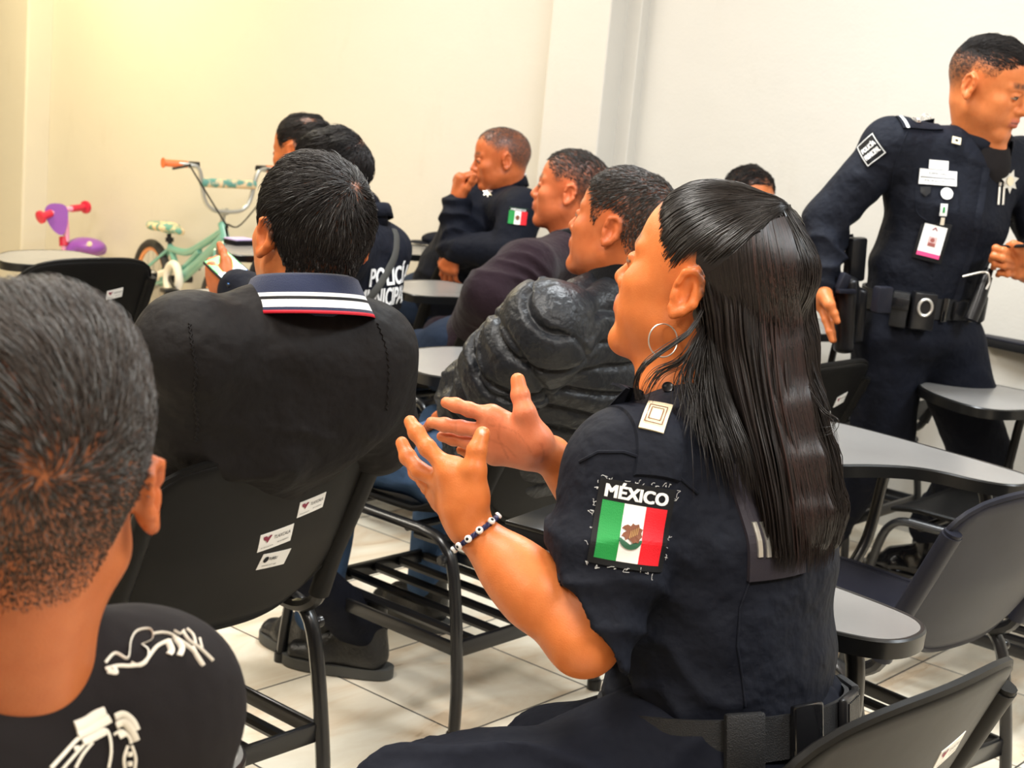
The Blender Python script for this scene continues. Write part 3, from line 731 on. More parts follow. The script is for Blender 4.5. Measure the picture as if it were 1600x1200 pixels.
def short_hair(head, c, R, sc, bv, parent, n=6000, zf=None, length=None, flow=None, col=(.02, .016, .014), grey=0., rad=.00045, seed=1, lift=.5, name='hair', colf=None, m=None, S=5):
    """strands rooted on the scalp; length(X), flow(X,N) work in the head frame"""
    g = np.random.default_rng(seed); d = g.normal(size=(n*3, 3)); d /= np.linalg.norm(d, axis=1, keepdims=True); d = d[d[:, 2] > -.75]
    ctr = c+R @ (np.array([0, -.01, .02])*sc); roots = []; nr = []
    for q in d:
        w = R @ q; r = bv.ray_cast(Vector(tuple(ctr+w*.25*sc)), Vector(tuple(-w)), .25*sc)
        if r[0] is None: continue
        roots.append(r[0][:]); nr.append(r[1][:])
    roots = np.array(roots); nr = np.array(nr); X = ((roots-c) @ R)/sc; N = nr @ R
    N *= np.sign((N*X).sum(1))[:, None]
    h = X[:, 2]-zf(X[:, 1]); ok = (h > g.uniform(-.002, .006, len(h))) & ~((np.abs(X[:, 0]) > .0785) & (X[:, 2] < .036) & (X[:, 1] > -.045) & (X[:, 1] < .02))
    X, N, h = X[ok][:n], N[ok][:n], h[ok][:n]; ln = length(X, h)*g.uniform(.75, 1.15, len(X))
    ok = ln > .0012; X, N, h, ln = X[ok], N[ok], h[ok], ln[ok]
    fl = flow(X, N); fl = fl-N*(fl*N).sum(1, keepdims=True); fl /= np.linalg.norm(fl, axis=1, keepdims=True)+1e-9
    jit = np.stack([vnoise(X, 30, seed+i)*.35+g.normal(size=len(X))*.10 for i in range(3)], 1)
    pts = [X-N*.001]; p = X.copy(); dr = N*lift+fl*(1-lift)+jit
    for k in range(1, S):
        dr = dr+fl*.30-N*.10*k; dr /= np.linalg.norm(dr, axis=1, keepdims=True); p = p+dr*(ln/(S-1))[:, None]; pts.append(p)
    Pw = np.stack(pts, 1)*sc @ R.T+c
    base = np.tile(np.asarray(col, float), (len(X), 1))*g.uniform(.6, 1.5, (len(X), 1))
    if colf is not None: base = colf(X, base, g)
    if grey: k = g.random(len(X)) < grey; base[k] = g.uniform(.05, .15, (k.sum(), 1))
    return strands(name, Pw, rad*sc, m or M['hair'], parent, base)
def collar_band(name, c, up, fwd, prof, m, parent, rx=.068, ry=.072, gap=.35, n=64, thick=.003, mats=None, mi=None, rise=None):
    """a collar swept round the neck: prof = (extra radius, height) rows from bottom to top; open at the front over +-gap rad; rise(a) lifts it by angle"""
    up = nz(up); fwd = nz(fwd-up*(fwd @ up)); rt = np.cross(fwd, up); V = []; F = []; MI = []; K = len(prof)
    for i in range(n+1):
        a = gap+(2*math.pi-2*gap)*i/n; dx, dy = math.sin(a), math.cos(a)
        for e in (0, 1):
            for r, h in prof:
                q = r-(thick if e else 0); V.append(c+rt*(rx+q)*dx+fwd*(ry+q)*dy+up*(h+(rise(a) if rise else 0)))
    W = 2*K
    for i in range(n):
        for j in range(K-1):
            a = i*W+j; F.append((a, a+1, a+1+W, a+W)); MI.append(mi[j] if mi else 0)
            a = i*W+K+j; F.append((a+W, a+W+1, a+1, a)); MI.append(mi[j] if mi else 0)
        a = i*W; F.append((a, a+W, a+K+W, a+K)); MI.append(mi[0] if mi else 0); a = i*W+K-1; F.append((a+K, a+K+W, a+W, a)); MI.append(mi[-1] if mi else 0)
    for a in (0, n*W):
        for j in range(K-1): F.append((a+j, a+j+1, a+K+j+1, a+K+j)); MI.append(0)
    return mk(name, V, F, mats or m, parent, True, True, mi=MI)
def cloth(name, s, m, parent, h=.006, disp=None, n=12, keep=False):
    V, F = s.mesh(h, n); 
    if disp is not None:
        N = vnormals(V, F); V = V+N*disp(V, N)[:, None]
    o = mk(name, V, F, m, parent, True, True)
    return (o, bvh_of(V, F)) if keep else o
def shoe(name, ankle, toe_dir, m, parent, sc=1., sole=True, boot=.09):
    """a shoe built along toe_dir from the ankle joint (about 8 cm above the floor)"""
    t = nz(np.array([toe_dir[0], toe_dir[1], 0])); w = np.cross(t, UP); a = np.array(ankle, float); f = lambda x, y, z: np.array([a[0], a[1], a[2]-.082])+(w*x+t*y+UP*z)*sc
    s = Sdf(); s.seg(f(0, -.035, .045), f(0, .10, .038), w, (.036*sc, .042*sc), (.045*sc, .032*sc), .03); s.seg(f(0, .09, .035), f(0, .165, .032), w, (.046*sc, .030*sc), (.036*sc, .024*sc), .02)
    s.seg(f(0, -.015, .05), f(0, -.01, .08+boot), w, (.040*sc, .048*sc), (.041*sc, .045*sc), .03); s.cap(f(0, .03, .08), f(0, .10, .058), .034*sc, .03*sc, .02)
    s.plane(f(0, 0, .018), -UP)
    V, F = s.mesh(.006); o = mk(name, V, F, m, parent, True, True)
    q = MB(); pl = chaikin([(-.036, -.06), (-.044, 0), (-.050, .09), (-.046, .15), (-.025, .19), (.01, .198), (.038, .175), (.050, .11), (.043, 0), (.036, -.06), (.015, -.082), (-.015, -.082)], 2)
    q.prism([(p[0]*sc, p[1]*sc) for p in pl], .0, .024*sc, (f(0, 0, 0), w, t, UP)); q.build('sole', M['sole'] if sole else m, o, world=True)
    lc = MB()
    for k in range(4): lc.tube([f(-.022, .035+.02*k, .113-.012*k), f(0, .045+.02*k, .118-.013*k), f(.022, .035+.02*k, .113-.012*k)], .0028, 6)
    if sole: lc.build('laces', M['ink'], o, world=True)
    return o
class Body:
    """world joints of a figure from a facing direction and seat point"""
    def __init__(s, base, face, z=.0):
        s.o = np.array([base[0], base[1], 0.]); s.f = nz(np.array([face[0], face[1], 0])); s.r = np.cross(s.f, UP)
    def L(s, r, f, u): return s.o+s.r*r+s.f*f+UP*u
def torso_sdf(s, pel, wai, che, yok, nk, r, up_f, w=(.175, .165, .185, .19), d=(.125, .115, .125, .085), k=.05, shL=None, shR=None, sr=.062):
    s.seg(pel, wai, r, (w[0], d[0]), (w[1], d[1]), k); s.seg(wai, che, r, (w[1], d[1]), (w[2], d[2]), k); s.seg(che, yok, r, (w[2], d[2]), (w[3]*.72, d[3]), k)
    if shL is not None:
        s.cap(nk, shL, sr*.80, sr, k); s.cap(nk, shR, sr*.80, sr, k); s.cap(che, shL, .08, sr, .05); s.cap(che, shR, .08, sr, .05)
def sleeve(s, pts, rad, k=.02):
    for i in range(len(pts)-1): s.cap(pts[i], pts[i+1], rad[i], rad[i+1], k)
def person_root(label, base, group=None): return empty('person', (base[0], base[1], 0), 0, label, 'person', group)
# ================================================================ THE WOMAN (main figure)
def build_woman():
    root = person_root('ponytailed policewoman in a short-sleeved navy shirt seated with both hands raised', P(1135, 1150, 1.86))
    A_, B_ = dirA, dirB
    pel = P(1132, 1165, 1.88); wai = P(1132, 1020, 1.88); che = P(1112, 820, 1.87); yok = P(1112, 700, 1.87); nk = P(1100, 628, 1.87)
    bf = nz(B_+A_*.05); br = nz(np.cross(bf, UP))
    shL = P(982, 740, 1.755); shR = P(1205, 700, 2.0); elL = P(912, 1000, 1.70); wrL = P(733, 822, 1.77); elR = P(950, 835, 2.12); wrR = P(862, 712, 2.065)
    hc = P(1099, 452, 1.855); HR = rotm(59, -12, 4)   # head frame; faces left, a little away
    # ---- skin
    s = Sdf(); head_sdf(s, hc, HR, 1.035, .97, 1.0, .92, .003)
    H = lambda x, y, z: hc+HR @ np.array([x, y, z])
    s.cap(H(0, -.030, -.050), nk+UP*.0, .052, .054, .03); s.cap(H(0, .01, -.075), P(1045, 610, 1.86), .040, .045, .03)
    s.seg(yok, che, br, (.12, .06), (.13, .085), .04); s.seg(che, pel, br, (.13, .085), (.13, .09), .04)
    s.cap(yok, shL, .045, .042, .04); s.cap(yok, shR, .045, .042, .04)
    s.cap(shL, elL, .047, .040, .02); el2 = elL+nz(wrL-elL)*.08
    s.cap(elL, el2, .039, .0405, .02); s.cap(el2, elL+(wrL-elL)*.6, .0405, .033, .02); s.cap(elL+(wrL-elL)*.6, wrL, .033, .0240, .03)
    s.cap(shR, elR, .045, .042, .02); s.cap(elR, wrR, .041, .0255, .02)
    # left hand: back towards the lens, fingers up and left, thumb up
    FL = []
    def fp(*q): return [P(*p) for p in q]
    FL.append((fp((704, 738, 1.765), (668, 700, 1.775), (651, 676, 1.785), (641, 659, 1.795)), .0102))
    FL.append((fp((690, 752, 1.785), (655, 735, 1.80), (637, 714, 1.815), (628, 692, 1.825)), .0102))
    FL.append((fp((684, 770, 1.805), (664, 752, 1.83), (650, 738, 1.85), (642, 724, 1.865)), .0095))
    FL.append((fp((690, 784, 1.82), (676, 772, 1.845), (668, 762, 1.86), (662, 752, 1.875)), .0085))
    FL.append((fp((738, 775, 1.755), (741, 734, 1.745), (745, 704, 1.745), (754, 678, 1.75)), .0118))
    hand_sdf(s, wrL, FL, .96)
    s.cap(P(722, 790, 1.765), P(715, 745, 1.765), .025, .019, .02)
    # right hand: palm to the lens, fingers left, thumb up
    FR = []
    FR.append((fp((768, 650, 2.03), (733, 640, 2.03), (712, 633, 2.03), (697, 629, 2.03)), .0100))
    FR.append((fp((762, 674, 2.035), (720, 668, 2.04), (695, 664, 2.045), (674, 660, 2.045)), .0100))
    FR.append((fp((762, 694, 2.045), (730, 691, 2.055), (708, 686, 2.06), (690, 682, 2.06)), .0093))
    FR.append((fp((772, 712, 2.055), (748, 709, 2.07), (732, 706, 2.075), (720, 703, 2.075)), .0085))
    FR.append((fp((838, 690, 2.02), (820, 645, 2.01), (813, 618, 2.015), (809, 594, 2.02)), .0128))
    hand_sdf(s, wrR, FR, 1.0, .0140)
    s.cap(P(835, 690, 2.03), P(790, 672, 2.035), .021, .017, .02); s.cap(P(825, 708, 2.045), P(785, 695, 2.045), .020, .017, .02)
    V, F = s.mesh(.003, 14)
    hl = lambda X: np.clip((X[:, 2]-np.interp(X[:, 1], [-.13, -.06, -.02, .01, .02, .035, .05, .07, .09, .1], [-.08, -.07, .02, .035, .03, .035, .055, .070, .078, .09]))/.018, 0, 1)
    col = paint_skin(V, hc, HR, 1.035, (.66, .198, .054), hl, (.02, .013, .01), 0, (.50, .13, .12))
    # pink palm and fingertips, pale nails
    def near(p, r): return np.clip(1-np.linalg.norm(V-p, axis=1)/r, 0, 1)
    pw = np.clip(near(P(800, 680, 2.0), .09)*2.2, 0, 1)+np.clip(near(P(715, 660, 2.03), .06)*1.5, 0, .8); pw = np.clip(pw, 0, 1)[:, None]*.75; col = col*(1-pw)+np.array([.74, .235, .125])*pw
    for q, r in ((P(753, 671, 1.735), .0085),):
        w = np.clip(near(q, r)*6, 0, 1)[:, None]; col = col*(1-w)+np.array([.75, .66, .62])*w
    mole = np.clip(near(P(966, 508, 1.8), .006)*4, 0, 1)[:, None]*.5; col = col*(1-mole)+np.array([.15, .05, .03])*mole
    q = (V-CC) @ CM.T; px = 800+F_PX*q[:, 0]/q[:, 2]; py = 600+F_PX*q[:, 1]/q[:, 2]
    for pts, d0, d1, kk in (([(786, 652), (778, 676), (786, 700), (794, 716)], 1.95, 2.1, .30), ([(765, 664), (790, 668), (815, 684), (830, 706)], 1.95, 2.1, .26), ([(762, 688), (785, 694), (806, 714)], 1.95, 2.1, .22), ([(846, 694), (850, 708), (846, 722)], 1.95, 2.1, .3), ([(727, 632), (729, 645)], 1.95, 2.1, .22), ([(712, 660), (713, 672)], 1.95, 2.1, .2),
                            ([(742, 702), (750, 705), (757, 702)], 1.68, 1.78, .28), ([(741, 708), (749, 711), (756, 708)], 1.68, 1.78, .25), ([(744, 690), (752, 693), (758, 690)], 1.68, 1.78, .18), ([(655, 702), (664, 694)], 1.7, 1.82, .18), ([(640, 735), (650, 726)], 1.7, 1.85, .18)):
        c_ = np.array([p[:2] for p in smooth_path([np.array([a, b, 0.]) for a, b in pts], 8)]); dm = np.min((px[:, None]-c_[:, 0])**2+(py[:, None]-c_[:, 1])**2, 1)**.5
        w = (np.clip(2.2-dm, 0, 1)*kk*((q[:, 2] > d0) & (q[:, 2] < d1)))[:, None]; col = col*(1-w)+np.array([.30, .07, .03])*w
    body = mk('body', V, F, M['skin'], root, True, True, col=col); bvs = bvh_of(V, F)
    # ---- shirt
    t = Sdf()
    t.seg(P(1128, 1085, 1.88), wai, br, (.168, .124), (.160, .118), .05); t.seg(wai, P(1122, 900, 1.88), br, (.160, .118), (.172, .124), .05)
    t.seg(P(1122, 900, 1.88), che, br, (.172, .124), (.176, .122), .05); t.seg(che, yok, br, (.180, .125), (.145, .095), .05)
    t.cap(nk-UP*.02, shL+UP*.0, .058, .064, .05); t.cap(nk-UP*.02, shR, .058, .066, .05); t.cap(che, shL, .09, .066, .05); t.cap(che, shR, .09, .066, .05)
    t.ell(P(1010, 860, 1.93)+bf*.03, (.075, .075, .08), None, .05)
    dse = nz(elL-shL)
    slv = Sdf()
    hem = elL+dse*.0
    t.cap(shL, shL+dse*.10, .068, .073, .03); t.cap(shL+dse*.10, hem, .071, .062, .02)
    t.cap(shR, shR+(elR-shR)*.6, .066, .068, .03)
    fwdn = nz(P(873, 900, 1.70)-P(955, 1030, 1.68))
    hem_n = nz(np.cross(fwdn, ray(915, 960)));  hem_n = hem_n if hem_n @ (elL-shL) > 0 else -hem_n
    hem_c = P(915, 958, 1.70)
    # open the sleeve: cut it along the hem and hollow it round the arm
    def cutf(X):
        pl = (X-hem_c) @ hem_n; q = X-(shL+(elL-shL)*.5); dist = np.linalg.norm(X-hem_c, axis=1)-.16
        return np.maximum(-pl, dist)
    t.fn(lambda X: cutf(X), hem_c-.17, hem_c+.17, .003, 's')
    t.cap(hem_c-hem_n*.012, hem_c+nz(elL-shL)*.05, .046, .046, .004, 's')
    # shirt neckline
    fx = nz(elL-shL)
    def dsp(X, N):
        d = vnoise(X, 9, 1)*.0035+vnoise(X, 22, 2)*.0015
        z = X[:, 2]; lowb = np.clip((P(1130, 760, 1.8)[2]-z)/.1, 0, 1)*np.clip((z-.60)/.05, 0, 1)
        arm = np.clip(1-np.abs((X-shL) @ br)/.1, 0, 1)*0
        d += lowb*wrinkle(X, .0065, UP+br*.25, 42, 3)
        dA = np.linalg.norm(np.cross(X-shL, fx), axis=1); tt = (X-shL) @ fx; ma = np.clip((.10-dA)/.03, 0, 1)*np.clip((tt-.02)/.04, 0, 1)
        d += ma*wrinkle(X, .0065, fx+bf*.6, 50, 6)
        sp = P(1075, 760, 1.78); rr = np.linalg.norm(X-sp, axis=1); d -= .012*np.exp(-((X-sp) @ nz(br+bf*.3)/.012)**2)*np.clip(1-rr/.13, 0, 1)
        # yoke seam and centre back seams
        return d
    shirt, bvt = cloth('shirt', t, M['navy'], root, .0045, dsp, 14, True)
    view = nz(ray(1100, 800))
    def line(name, pts, r, m, off=.001, sub=8):
        pp = []
        for i in range(len(pts)-1):
            for j in range(sub):
                a = np.array(pts[i], float); b = np.array(pts[i+1], float); q = a+(b-a)*j/sub; rr = ray(*q); h = bvt.ray_cast(Vector(tuple(CC)), Vector(tuple(nz(rr))))
                if h[0] is not None: pp.append(np.array(h[0])-nz(rr)*off)
        if len(pp) > 2: q = MB(); q.tube(pp, r, 6); return q.build(name, m, shirt, world=True)
    line('back_seam', [(1172, 905), (1156, 950), (1152, 1010), (1160, 1060), (1165, 1110)], .0016, M['navy'])
    line('yoke_seam', [(905, 722), (935, 706), (975, 706), (1030, 725), (1060, 745), (1095, 775)], .0022, M['navy'])
    line('sleeve_hem', [(872, 897), (885, 940), (912, 985), (950, 1012)], .0016, M['navy'], .0005)
    # belt, waistband
    def at(x, y):
        rr = nz(ray(x, y)); h = bvt.ray_cast(Vector(tuple(CC)), Vector(tuple(rr))); return np.array(h[0]) if h[0] is not None else P(x, y, 1.72)
    # trousers
    q = Sdf(); kL = P(640, 1275, 1.74)
    hipL = pel-br*.09-UP*.02; hipR = pel+br*.09-UP*.02
    q.seg(pel-UP*.05, pel+UP*.055, br, (.178, .136), (.166, .122), .04); q.cap(hipL, kL, .105, .075, .06); q.cap(hipR, P(866, 1192, 2.12), .105, .078, .06)
    q.cap(kL, kL-UP*.38, .075, .06, .03); kr2 = P(866, 1192, 2.12); q.cap(kr2, kr2-UP*.38, .078, .06, .03)
    cloth('trousers', q, M['navy2'], root, .008, lambda X, N: vnoise(X, 10, 4)*.004+wrinkle(X, .004, br+bf, 40, 2))
    for kn in (kL, kr2): shoe('shoe', np.array([kn[0], kn[1], .085]), dirB, M['shoe'], root, .95)
    # duty belt: a webbing band that follows the waist
    bc = P(1132, 1112, 1.88); bz = nz(nz(P(1132, 1000, 1.88)-pel)); V2 = []; F2 = []; n = 72
    r1 = nz(br-bz*(br @ bz)); f1 = np.cross(bz, r1)
    for i in range(n):
        a = 2*math.pi*i/n
        for rr, hh in ((.178, -.026), (.184, -.026), (.184, .026), (.178, .026)):
            V2.append(bc+r1*rr*math.cos(a)+f1*(rr-.042)*math.sin(a)+bz*hh)
    for i in range(n):
        for k in range(4): F2.append((i*4+k, i*4+(k+1) % 4, ((i+1) % n)*4+(k+1) % 4, ((i+1) % n)*4+k))
    belt = mk('belt', V2, F2, M['belt'], root, False, True)
    def on_belt(a, r=0): return bc+r1*(.184+r)*math.cos(a)+f1*(.142+r)*math.sin(a)
    for ang, w, hgt, mm, nm in ((-1.15, .07, .060, M['blackmetal'], 'belt_pouch'), (-.62, .075, .062, M['belt'], 'belt_pouch'), (-1.75, .05, .075, M['patent'], 'belt_pouch'), (-2.25, .05, .07, M['belt'], 'belt_pouch'), (-.15, .05, .062, M['belt'], 'belt_pouch')):
        p = on_belt(ang, .004); nn = nz(r1*math.cos(ang)*.142+f1*math.sin(ang)*.184); tt = np.cross(bz, nn)
        b_ = MB(); b_.box(p, (w, .012, hgt), np.stack([tt, nn, bz], 1), bev=.004)
        if nm == 'belt_pouch' and w > .06:
            for k in range(8): b_.box(p+nn*.006+tt*(k-3.5)*w*.11, (.0035, .004, hgt*.8), np.stack([tt, nn, bz], 1))
        b_.build(nm, mm, root, world=True)
    b_ = MB(); b_.tube([P(1019, 1152, 1.74), P(1019, 1180, 1.735), P(1022, 1215, 1.73)], .0065, 8); b_.build('blue_cord', mat('blue_cord', (.12, .2, .36), .6), belt, world=True)
    # ---- marks on the shirt
    u = nz(P(1042, 793, 1.66)-P(943, 775, 1.66)); v0 = nz(P(985, 775, 1.66)-P(975, 870, 1.66)); v = nz(v0-u*(u @ v0)); o = at(988, 822)
    pt = lay_patch('sleeve_patch', bvt, o, u, v, .088, .094, [M['ink'], M['green'], M['flagwhite'], M['flagred']],
        lambda a, b: 0 if (b > .74 or b < .055 or a < .07 or a > .93) else (1 if a < .36 else (2 if a < .65 else 3)), shirt, .0015, 28, 28, .002)
    lay_text('lettering', 'MÉXICO', bvt, o+v*.0365, u, v, .072, .0175, M['white'], pt, .0045, .05)
    th = np.linspace(0, 2*math.pi, 25)[:-1]
    lay_shape('wreath', bvt, o-v*.011, u, v, [(.0135*math.cos(q_), .0125*math.sin(q_)-.002) for q_ in np.linspace(math.pi*1.02, math.pi*1.98, 14)]+[(.0108*math.cos(q_), .0095*math.sin(q_)-.002) for q_ in np.linspace(math.pi*1.96, math.pi*1.04, 14)], M['wreath'], pt, .0046)
    wr = [(.0135*math.cos(q_), .0125*math.sin(q_)-.002) for q_ in np.linspace(math.pi*1.02, math.pi*1.98, 14)]; wi = [(.0105*math.cos(q_), .0092*math.sin(q_)-.002) for q_ in np.linspace(math.pi*1.02, math.pi*1.98, 14)]
    W2 = drape(bvt, o-v*.011, u, v, wr+wi, .005); mk('wreath', W2, [(i, i+1, 15+i, 14+i) for i in range(13)], M['wreath'], pt, False, True)
    eg = [(-.001, -.006), (.003, -.009), (.006, -.0075), (.009, -.008), (.0100, -.004), (.0125, -.001), (.0110, .003), (.0125, .007), (.0085, .0085), (.0070, .0125), (.0030, .0110), (.0000, .0125), (-.0020, .0090), (-.0055, .0105), (-.0095, .0085), (-.0120, .0055), (-.0080, .0055), (-.0060, .0030), (-.0095, .0010), (-.0115, -.0030), (-.0075, -.0030), (-.0060, -.0065), (-.0030, -.0040)]
    lay_shape('eagle', bvt, o-v*.009, u, v, eg, M['brown'], pt, .0052)
    for k in range(5): lay_shape('feather', bvt, o-v*.009+u*(-.002+.002*k)+v*(.001+.0012*k), u, v, [(-.0004, -.005), (.0008, -.005), (.0016, .003), (.0008, .0035)], mat('gold_thread', (.35, .18, .05), .6), pt, .0058)
    fr = MB()    # frayed threads round the patch
    g = np.random.default_rng(3)
    for k in range(46):
        sd = k % 4; tt = g.uniform(-.5, .5); q0 = (u*tt*.088+v*(.049 if sd == 0 else -.049)) if sd < 2 else (u*(.046 if sd == 2 else -.046)+v*tt*.094)
        p0 = at_pt = drape(bvt, o, u, v, [(q0 @ u, q0 @ v)], .002)[0]; p1 = p0+u*g.normal()*.0022+v*g.normal()*.0022-view*.001; p2 = p1+u*g.normal()*.002+v*g.normal()*.002
        fr.tube([p0, p1, p2, p2+u*g.normal()*.002], .00024, 4, smooth=3)
    fr.build('frayed_threads', M['white'], pt, world=True)
    # shoulder strap with cream rank slide and button
    u = nz(P(1068, 645, 1.76)-P(1022, 632, 1.74)); v0 = nz(P(1045, 600, 1.80)-P(1005, 720, 1.72)); v = nz(v0-u*(u @ v0)); o = at(1025, 662)
    st = lay_patch('shoulder_strap', bvt, o, u, v, .056, .135, [M['navy']], lambda a, b: 0, shirt, .002, 10, 20, .0035)
    o2 = at(1025, 651); hN = -nz(ray(1025, 651)); w_ = CM.T @ np.array([math.cos(.20), math.sin(.20), 0]); hN = nz(hN+UP*.5); u = nz(w_-hN*(w_ @ hN)); v = np.cross(hN, u); v = nz(v+u*.10)
    rk = lay_patch('rank_slide', bvt, o2, u, v, .029, .056, [M['cream']], lambda a, b: 0, st, .0065, 6, 8, .002)
    for sx in (.62, .42):
        pr = [(sx*.030*a, sx*.062*b*.75) for a, b in ((-.55, -.6), (.55, -.6), (.55, .6), (-.55, .6), (-.55, -.6))]
        qq = drape(bvt, o2, u, v, pr, .0105); b_ = MB(); b_.tube(list(qq), .0006, 5); b_.build('rank_outline', M['brown'], rk, world=True)
    o3 = at(1043, 608); nn = nz(np.cross(u, v)); b_ = MB(); b_.lathe(o3+nn*.004, nn, [(.006, 0), (.0075, .002), (.0065, .0035), (.0045, .0025)], 16); b_.build('button', M['blackmetal'], st, world=True)
    # back panel with silvery letters half hidden by the hair
    u = nz(P(1230, 880, 1.80)-P(1160, 893, 1.76)); v0 = UP-u*(UP @ u); v = nz(v0); o = at(1205, 815)
    bp = lay_patch('back_panel', bvt, o, u, v, .088, .125, [mat('plum_black_cloth', (.016, .012, .02), .7, bump=[(900, .0003)])], lambda a, b: 0, shirt, .002, 12, 14, .003)
    for dx in (0, 13, 26): 
        o2 = at(1181+dx, 842); lay_patch('lettering', bvt, o2, u, v, .0062, .038, [M['silver']], lambda a, b: 0, bp, .0065, 2, 4, .0008)
    # collar badge (gold) and white cuff glint
    # ---- trouser stripe skipped where hidden; earring
    lob = None; best = 1e9
    for x in range(1036, 1050, 3):
        for y in range(500, 512, 3):
            r = bvs.ray_cast(Vector(tuple(CC)), Vector(tuple(nz(ray(x, y)))))
            if r[0] is not None and r[3] < best: best = r[3]; lob = np.array(r[0])
    if lob is None: lob = P(1040, 505, 1.76)
    dep = (CM @ (lob-CC))[2]-.004
    ring = [P(1036+22.5*math.cos(a), 532+26*math.sin(a), dep+.003*math.cos(a)) for a in np.linspace(0, 2*math.pi, 41)[:-1]]
    b_ = MB(); b_.tube(ring, .0009, 8, closed=True); b_.build('hoop_earring', M['silver'], root, world=True)
    # bracelet of eye beads
    ax = nz(wrL-elL); c0 = wrL-ax*.012; a1 = nz(np.cross(ax, UP)); a2 = np.cross(ax, a1)
    til = lambda a: c0+(a1*math.cos(a)+a2*math.sin(a))*.0305+ax*.012*math.sin(a+.6)
    b_ = MB(); 
    for k in range(3): b_.tube([til(a)+ax*.0016*math.sin(a*14+k*2.1)+(a1*math.cos(a)+a2*math.sin(a))*.0014*math.cos(a*14+k*2.1) for a in np.linspace(0, 2*math.pi, 121)[:-1]], .0019, 6, closed=True)
    br_ = b_.build('bracelet', mat('dark_blue_cord', (.01, .012, .07), .5), root, world=True)
    for k in range(9):
        a = (k if k < 6 else k*1.6-3.4)*.50+1.35; p = til(a); nn = nz(a1*math.cos(a)+a2*math.sin(a))
        b_ = MB(); b_.lathe(p+nn*.001, nn, [(.0022, 0), (.0046, .001), (.0046, .0028), (.0036, .0042), (.002, .0046)], 14); bd = b_.build('eye_bead', M['white'], br_, world=True)
        b_ = MB(); b_.lathe(p+nn*.0052, nn, [(.0019, 0), (.0019, .0008), (.001, .0012)], 10); b_.build('bead_pupil', M['ink'], bd, world=True)
    # white watch strap on the far wrist peeking out
    # ---- hair
    g = np.random.default_rng(11)
    cap = Sdf(); sc = 1.035
    Hs = lambda x, y, z: hc+HR @ (np.array([x, y, z])*sc)
    cap.ell(Hs(0, -.020, .036), np.array([.0785, .1005, .0925])*sc, HR, .012); cap.ell(Hs(0, .012, .05), np.array([.072, .078, .0755])*sc, HR, .015)
    fhn = HR @ nz(np.array([0, 1., -.62]))
    cap.plane(Hs(0, .056, .050), fhn, .012)                          # hairline at the forehead
    cap.plane(Hs(0, .026, .0), HR @ nz(np.array([0, .70, -1.0])), .012)
    kn = P(1203, 348, 1.80)
    cap.ell(kn, (.019, .019, .019), None, .010); cap.cap(Hs(0, -.085, .055), kn, .042, .018, .03)
    cap.ell(hc+HR @ (np.array([-.085, -.008, -.004])*sc), np.array([.03, .026, .034]), HR, .006, 's')
    # hanging mass
    SEC = [ # rows of (x, y, depth) from the ear side to the outer side
        [(1085, 455, 1.785), (1112, 428, 1.768), (1150, 398, 1.765), (1188, 372, 1.785), (1212, 352, 1.80), (1232, 352, 1.83)],
        [(1094, 505, 1.785), (1122, 492, 1.765), (1158, 478, 1.76), (1195, 455, 1.775), (1228, 425, 1.795), (1250, 405, 1.84)],
        [(1100, 560, 1.795), (1130, 560, 1.765), (1165, 555, 1.755), (1200, 548, 1.765), (1235, 535, 1.79), (1257, 520, 1.84)],
        [(1125, 630, 1.79), (1150, 635, 1.757), (1180, 640, 1.745), (1212, 640, 1.753), (1245, 632, 1.778), (1268, 620, 1.83)],
        [(1150, 710, 1.778), (1172, 718, 1.746), (1200, 724, 1.734), (1232, 726, 1.744), (1266, 720, 1.77), (1290, 706, 1.825)],
        [(1170, 790, 1.768), (1190, 800, 1.737), (1215, 808, 1.726), (1245, 808, 1.738), (1280, 800, 1.77), (1306, 786, 1.825)],
        [(1180, 858, 1.765), (1198, 866, 1.735), (1222, 872, 1.726), (1250, 874, 1.738), (1280, 872, 1.775), (1304, 862, 1.83)]]
    SECW = np.array([[P(*q) for q in r] for r in SEC])
    def sheet(u, tv, inset):
        """u 0..1 across, tv 0..1 down"""
        ui = u*(SECW.shape[1]-1); vi = tv*(SECW.shape[0]-1)
        def crs(arr, x, axis_len):
            i = np.clip(np.floor(x).astype(int), 0, axis_len-2); f = (x-i)[:, None]
            g_ = lambda k: arr[np.clip(i+k, 0, axis_len-1)]
            return i, f
        i = np.clip(np.floor(vi).astype(int), 0, SECW.shape[0]-2); f = vi-i
        j = np.clip(np.floor(ui).astype(int), 0, SECW.shape[1]-2); e = ui-j
        def row(k):
            k = np.clip(k, 0, SECW.shape[0]-1); jj = lambda q: np.clip(j+q, 0, SECW.shape[1]-1)
            a, b, c, d = SECW[k, jj(-1)], SECW[k, j], SECW[k, jj(1)], SECW[k, jj(2)]; t = e[:, None]
            return .5*(2*b+(c-a)*t+(2*a-5*b+4*c-d)*t*t+(3*b-a-3*c+d)*t**3)
        a, b, c, d = row(i-1), row(i), row(i+1), row(i+2); t = f[:, None]
        p = .5*(2*b+(c-a)*t+(2*a-5*b+4*c-d)*t*t+(3*b-a-3*c+d)*t**3)
        dirn = p-CC; dirn /= np.linalg.norm(dirn, axis=1, keepdims=True)
        inward = nz(view+dirA*.3); return p+inward*np.asarray(inset)[:, None]
    hm = Sdf()
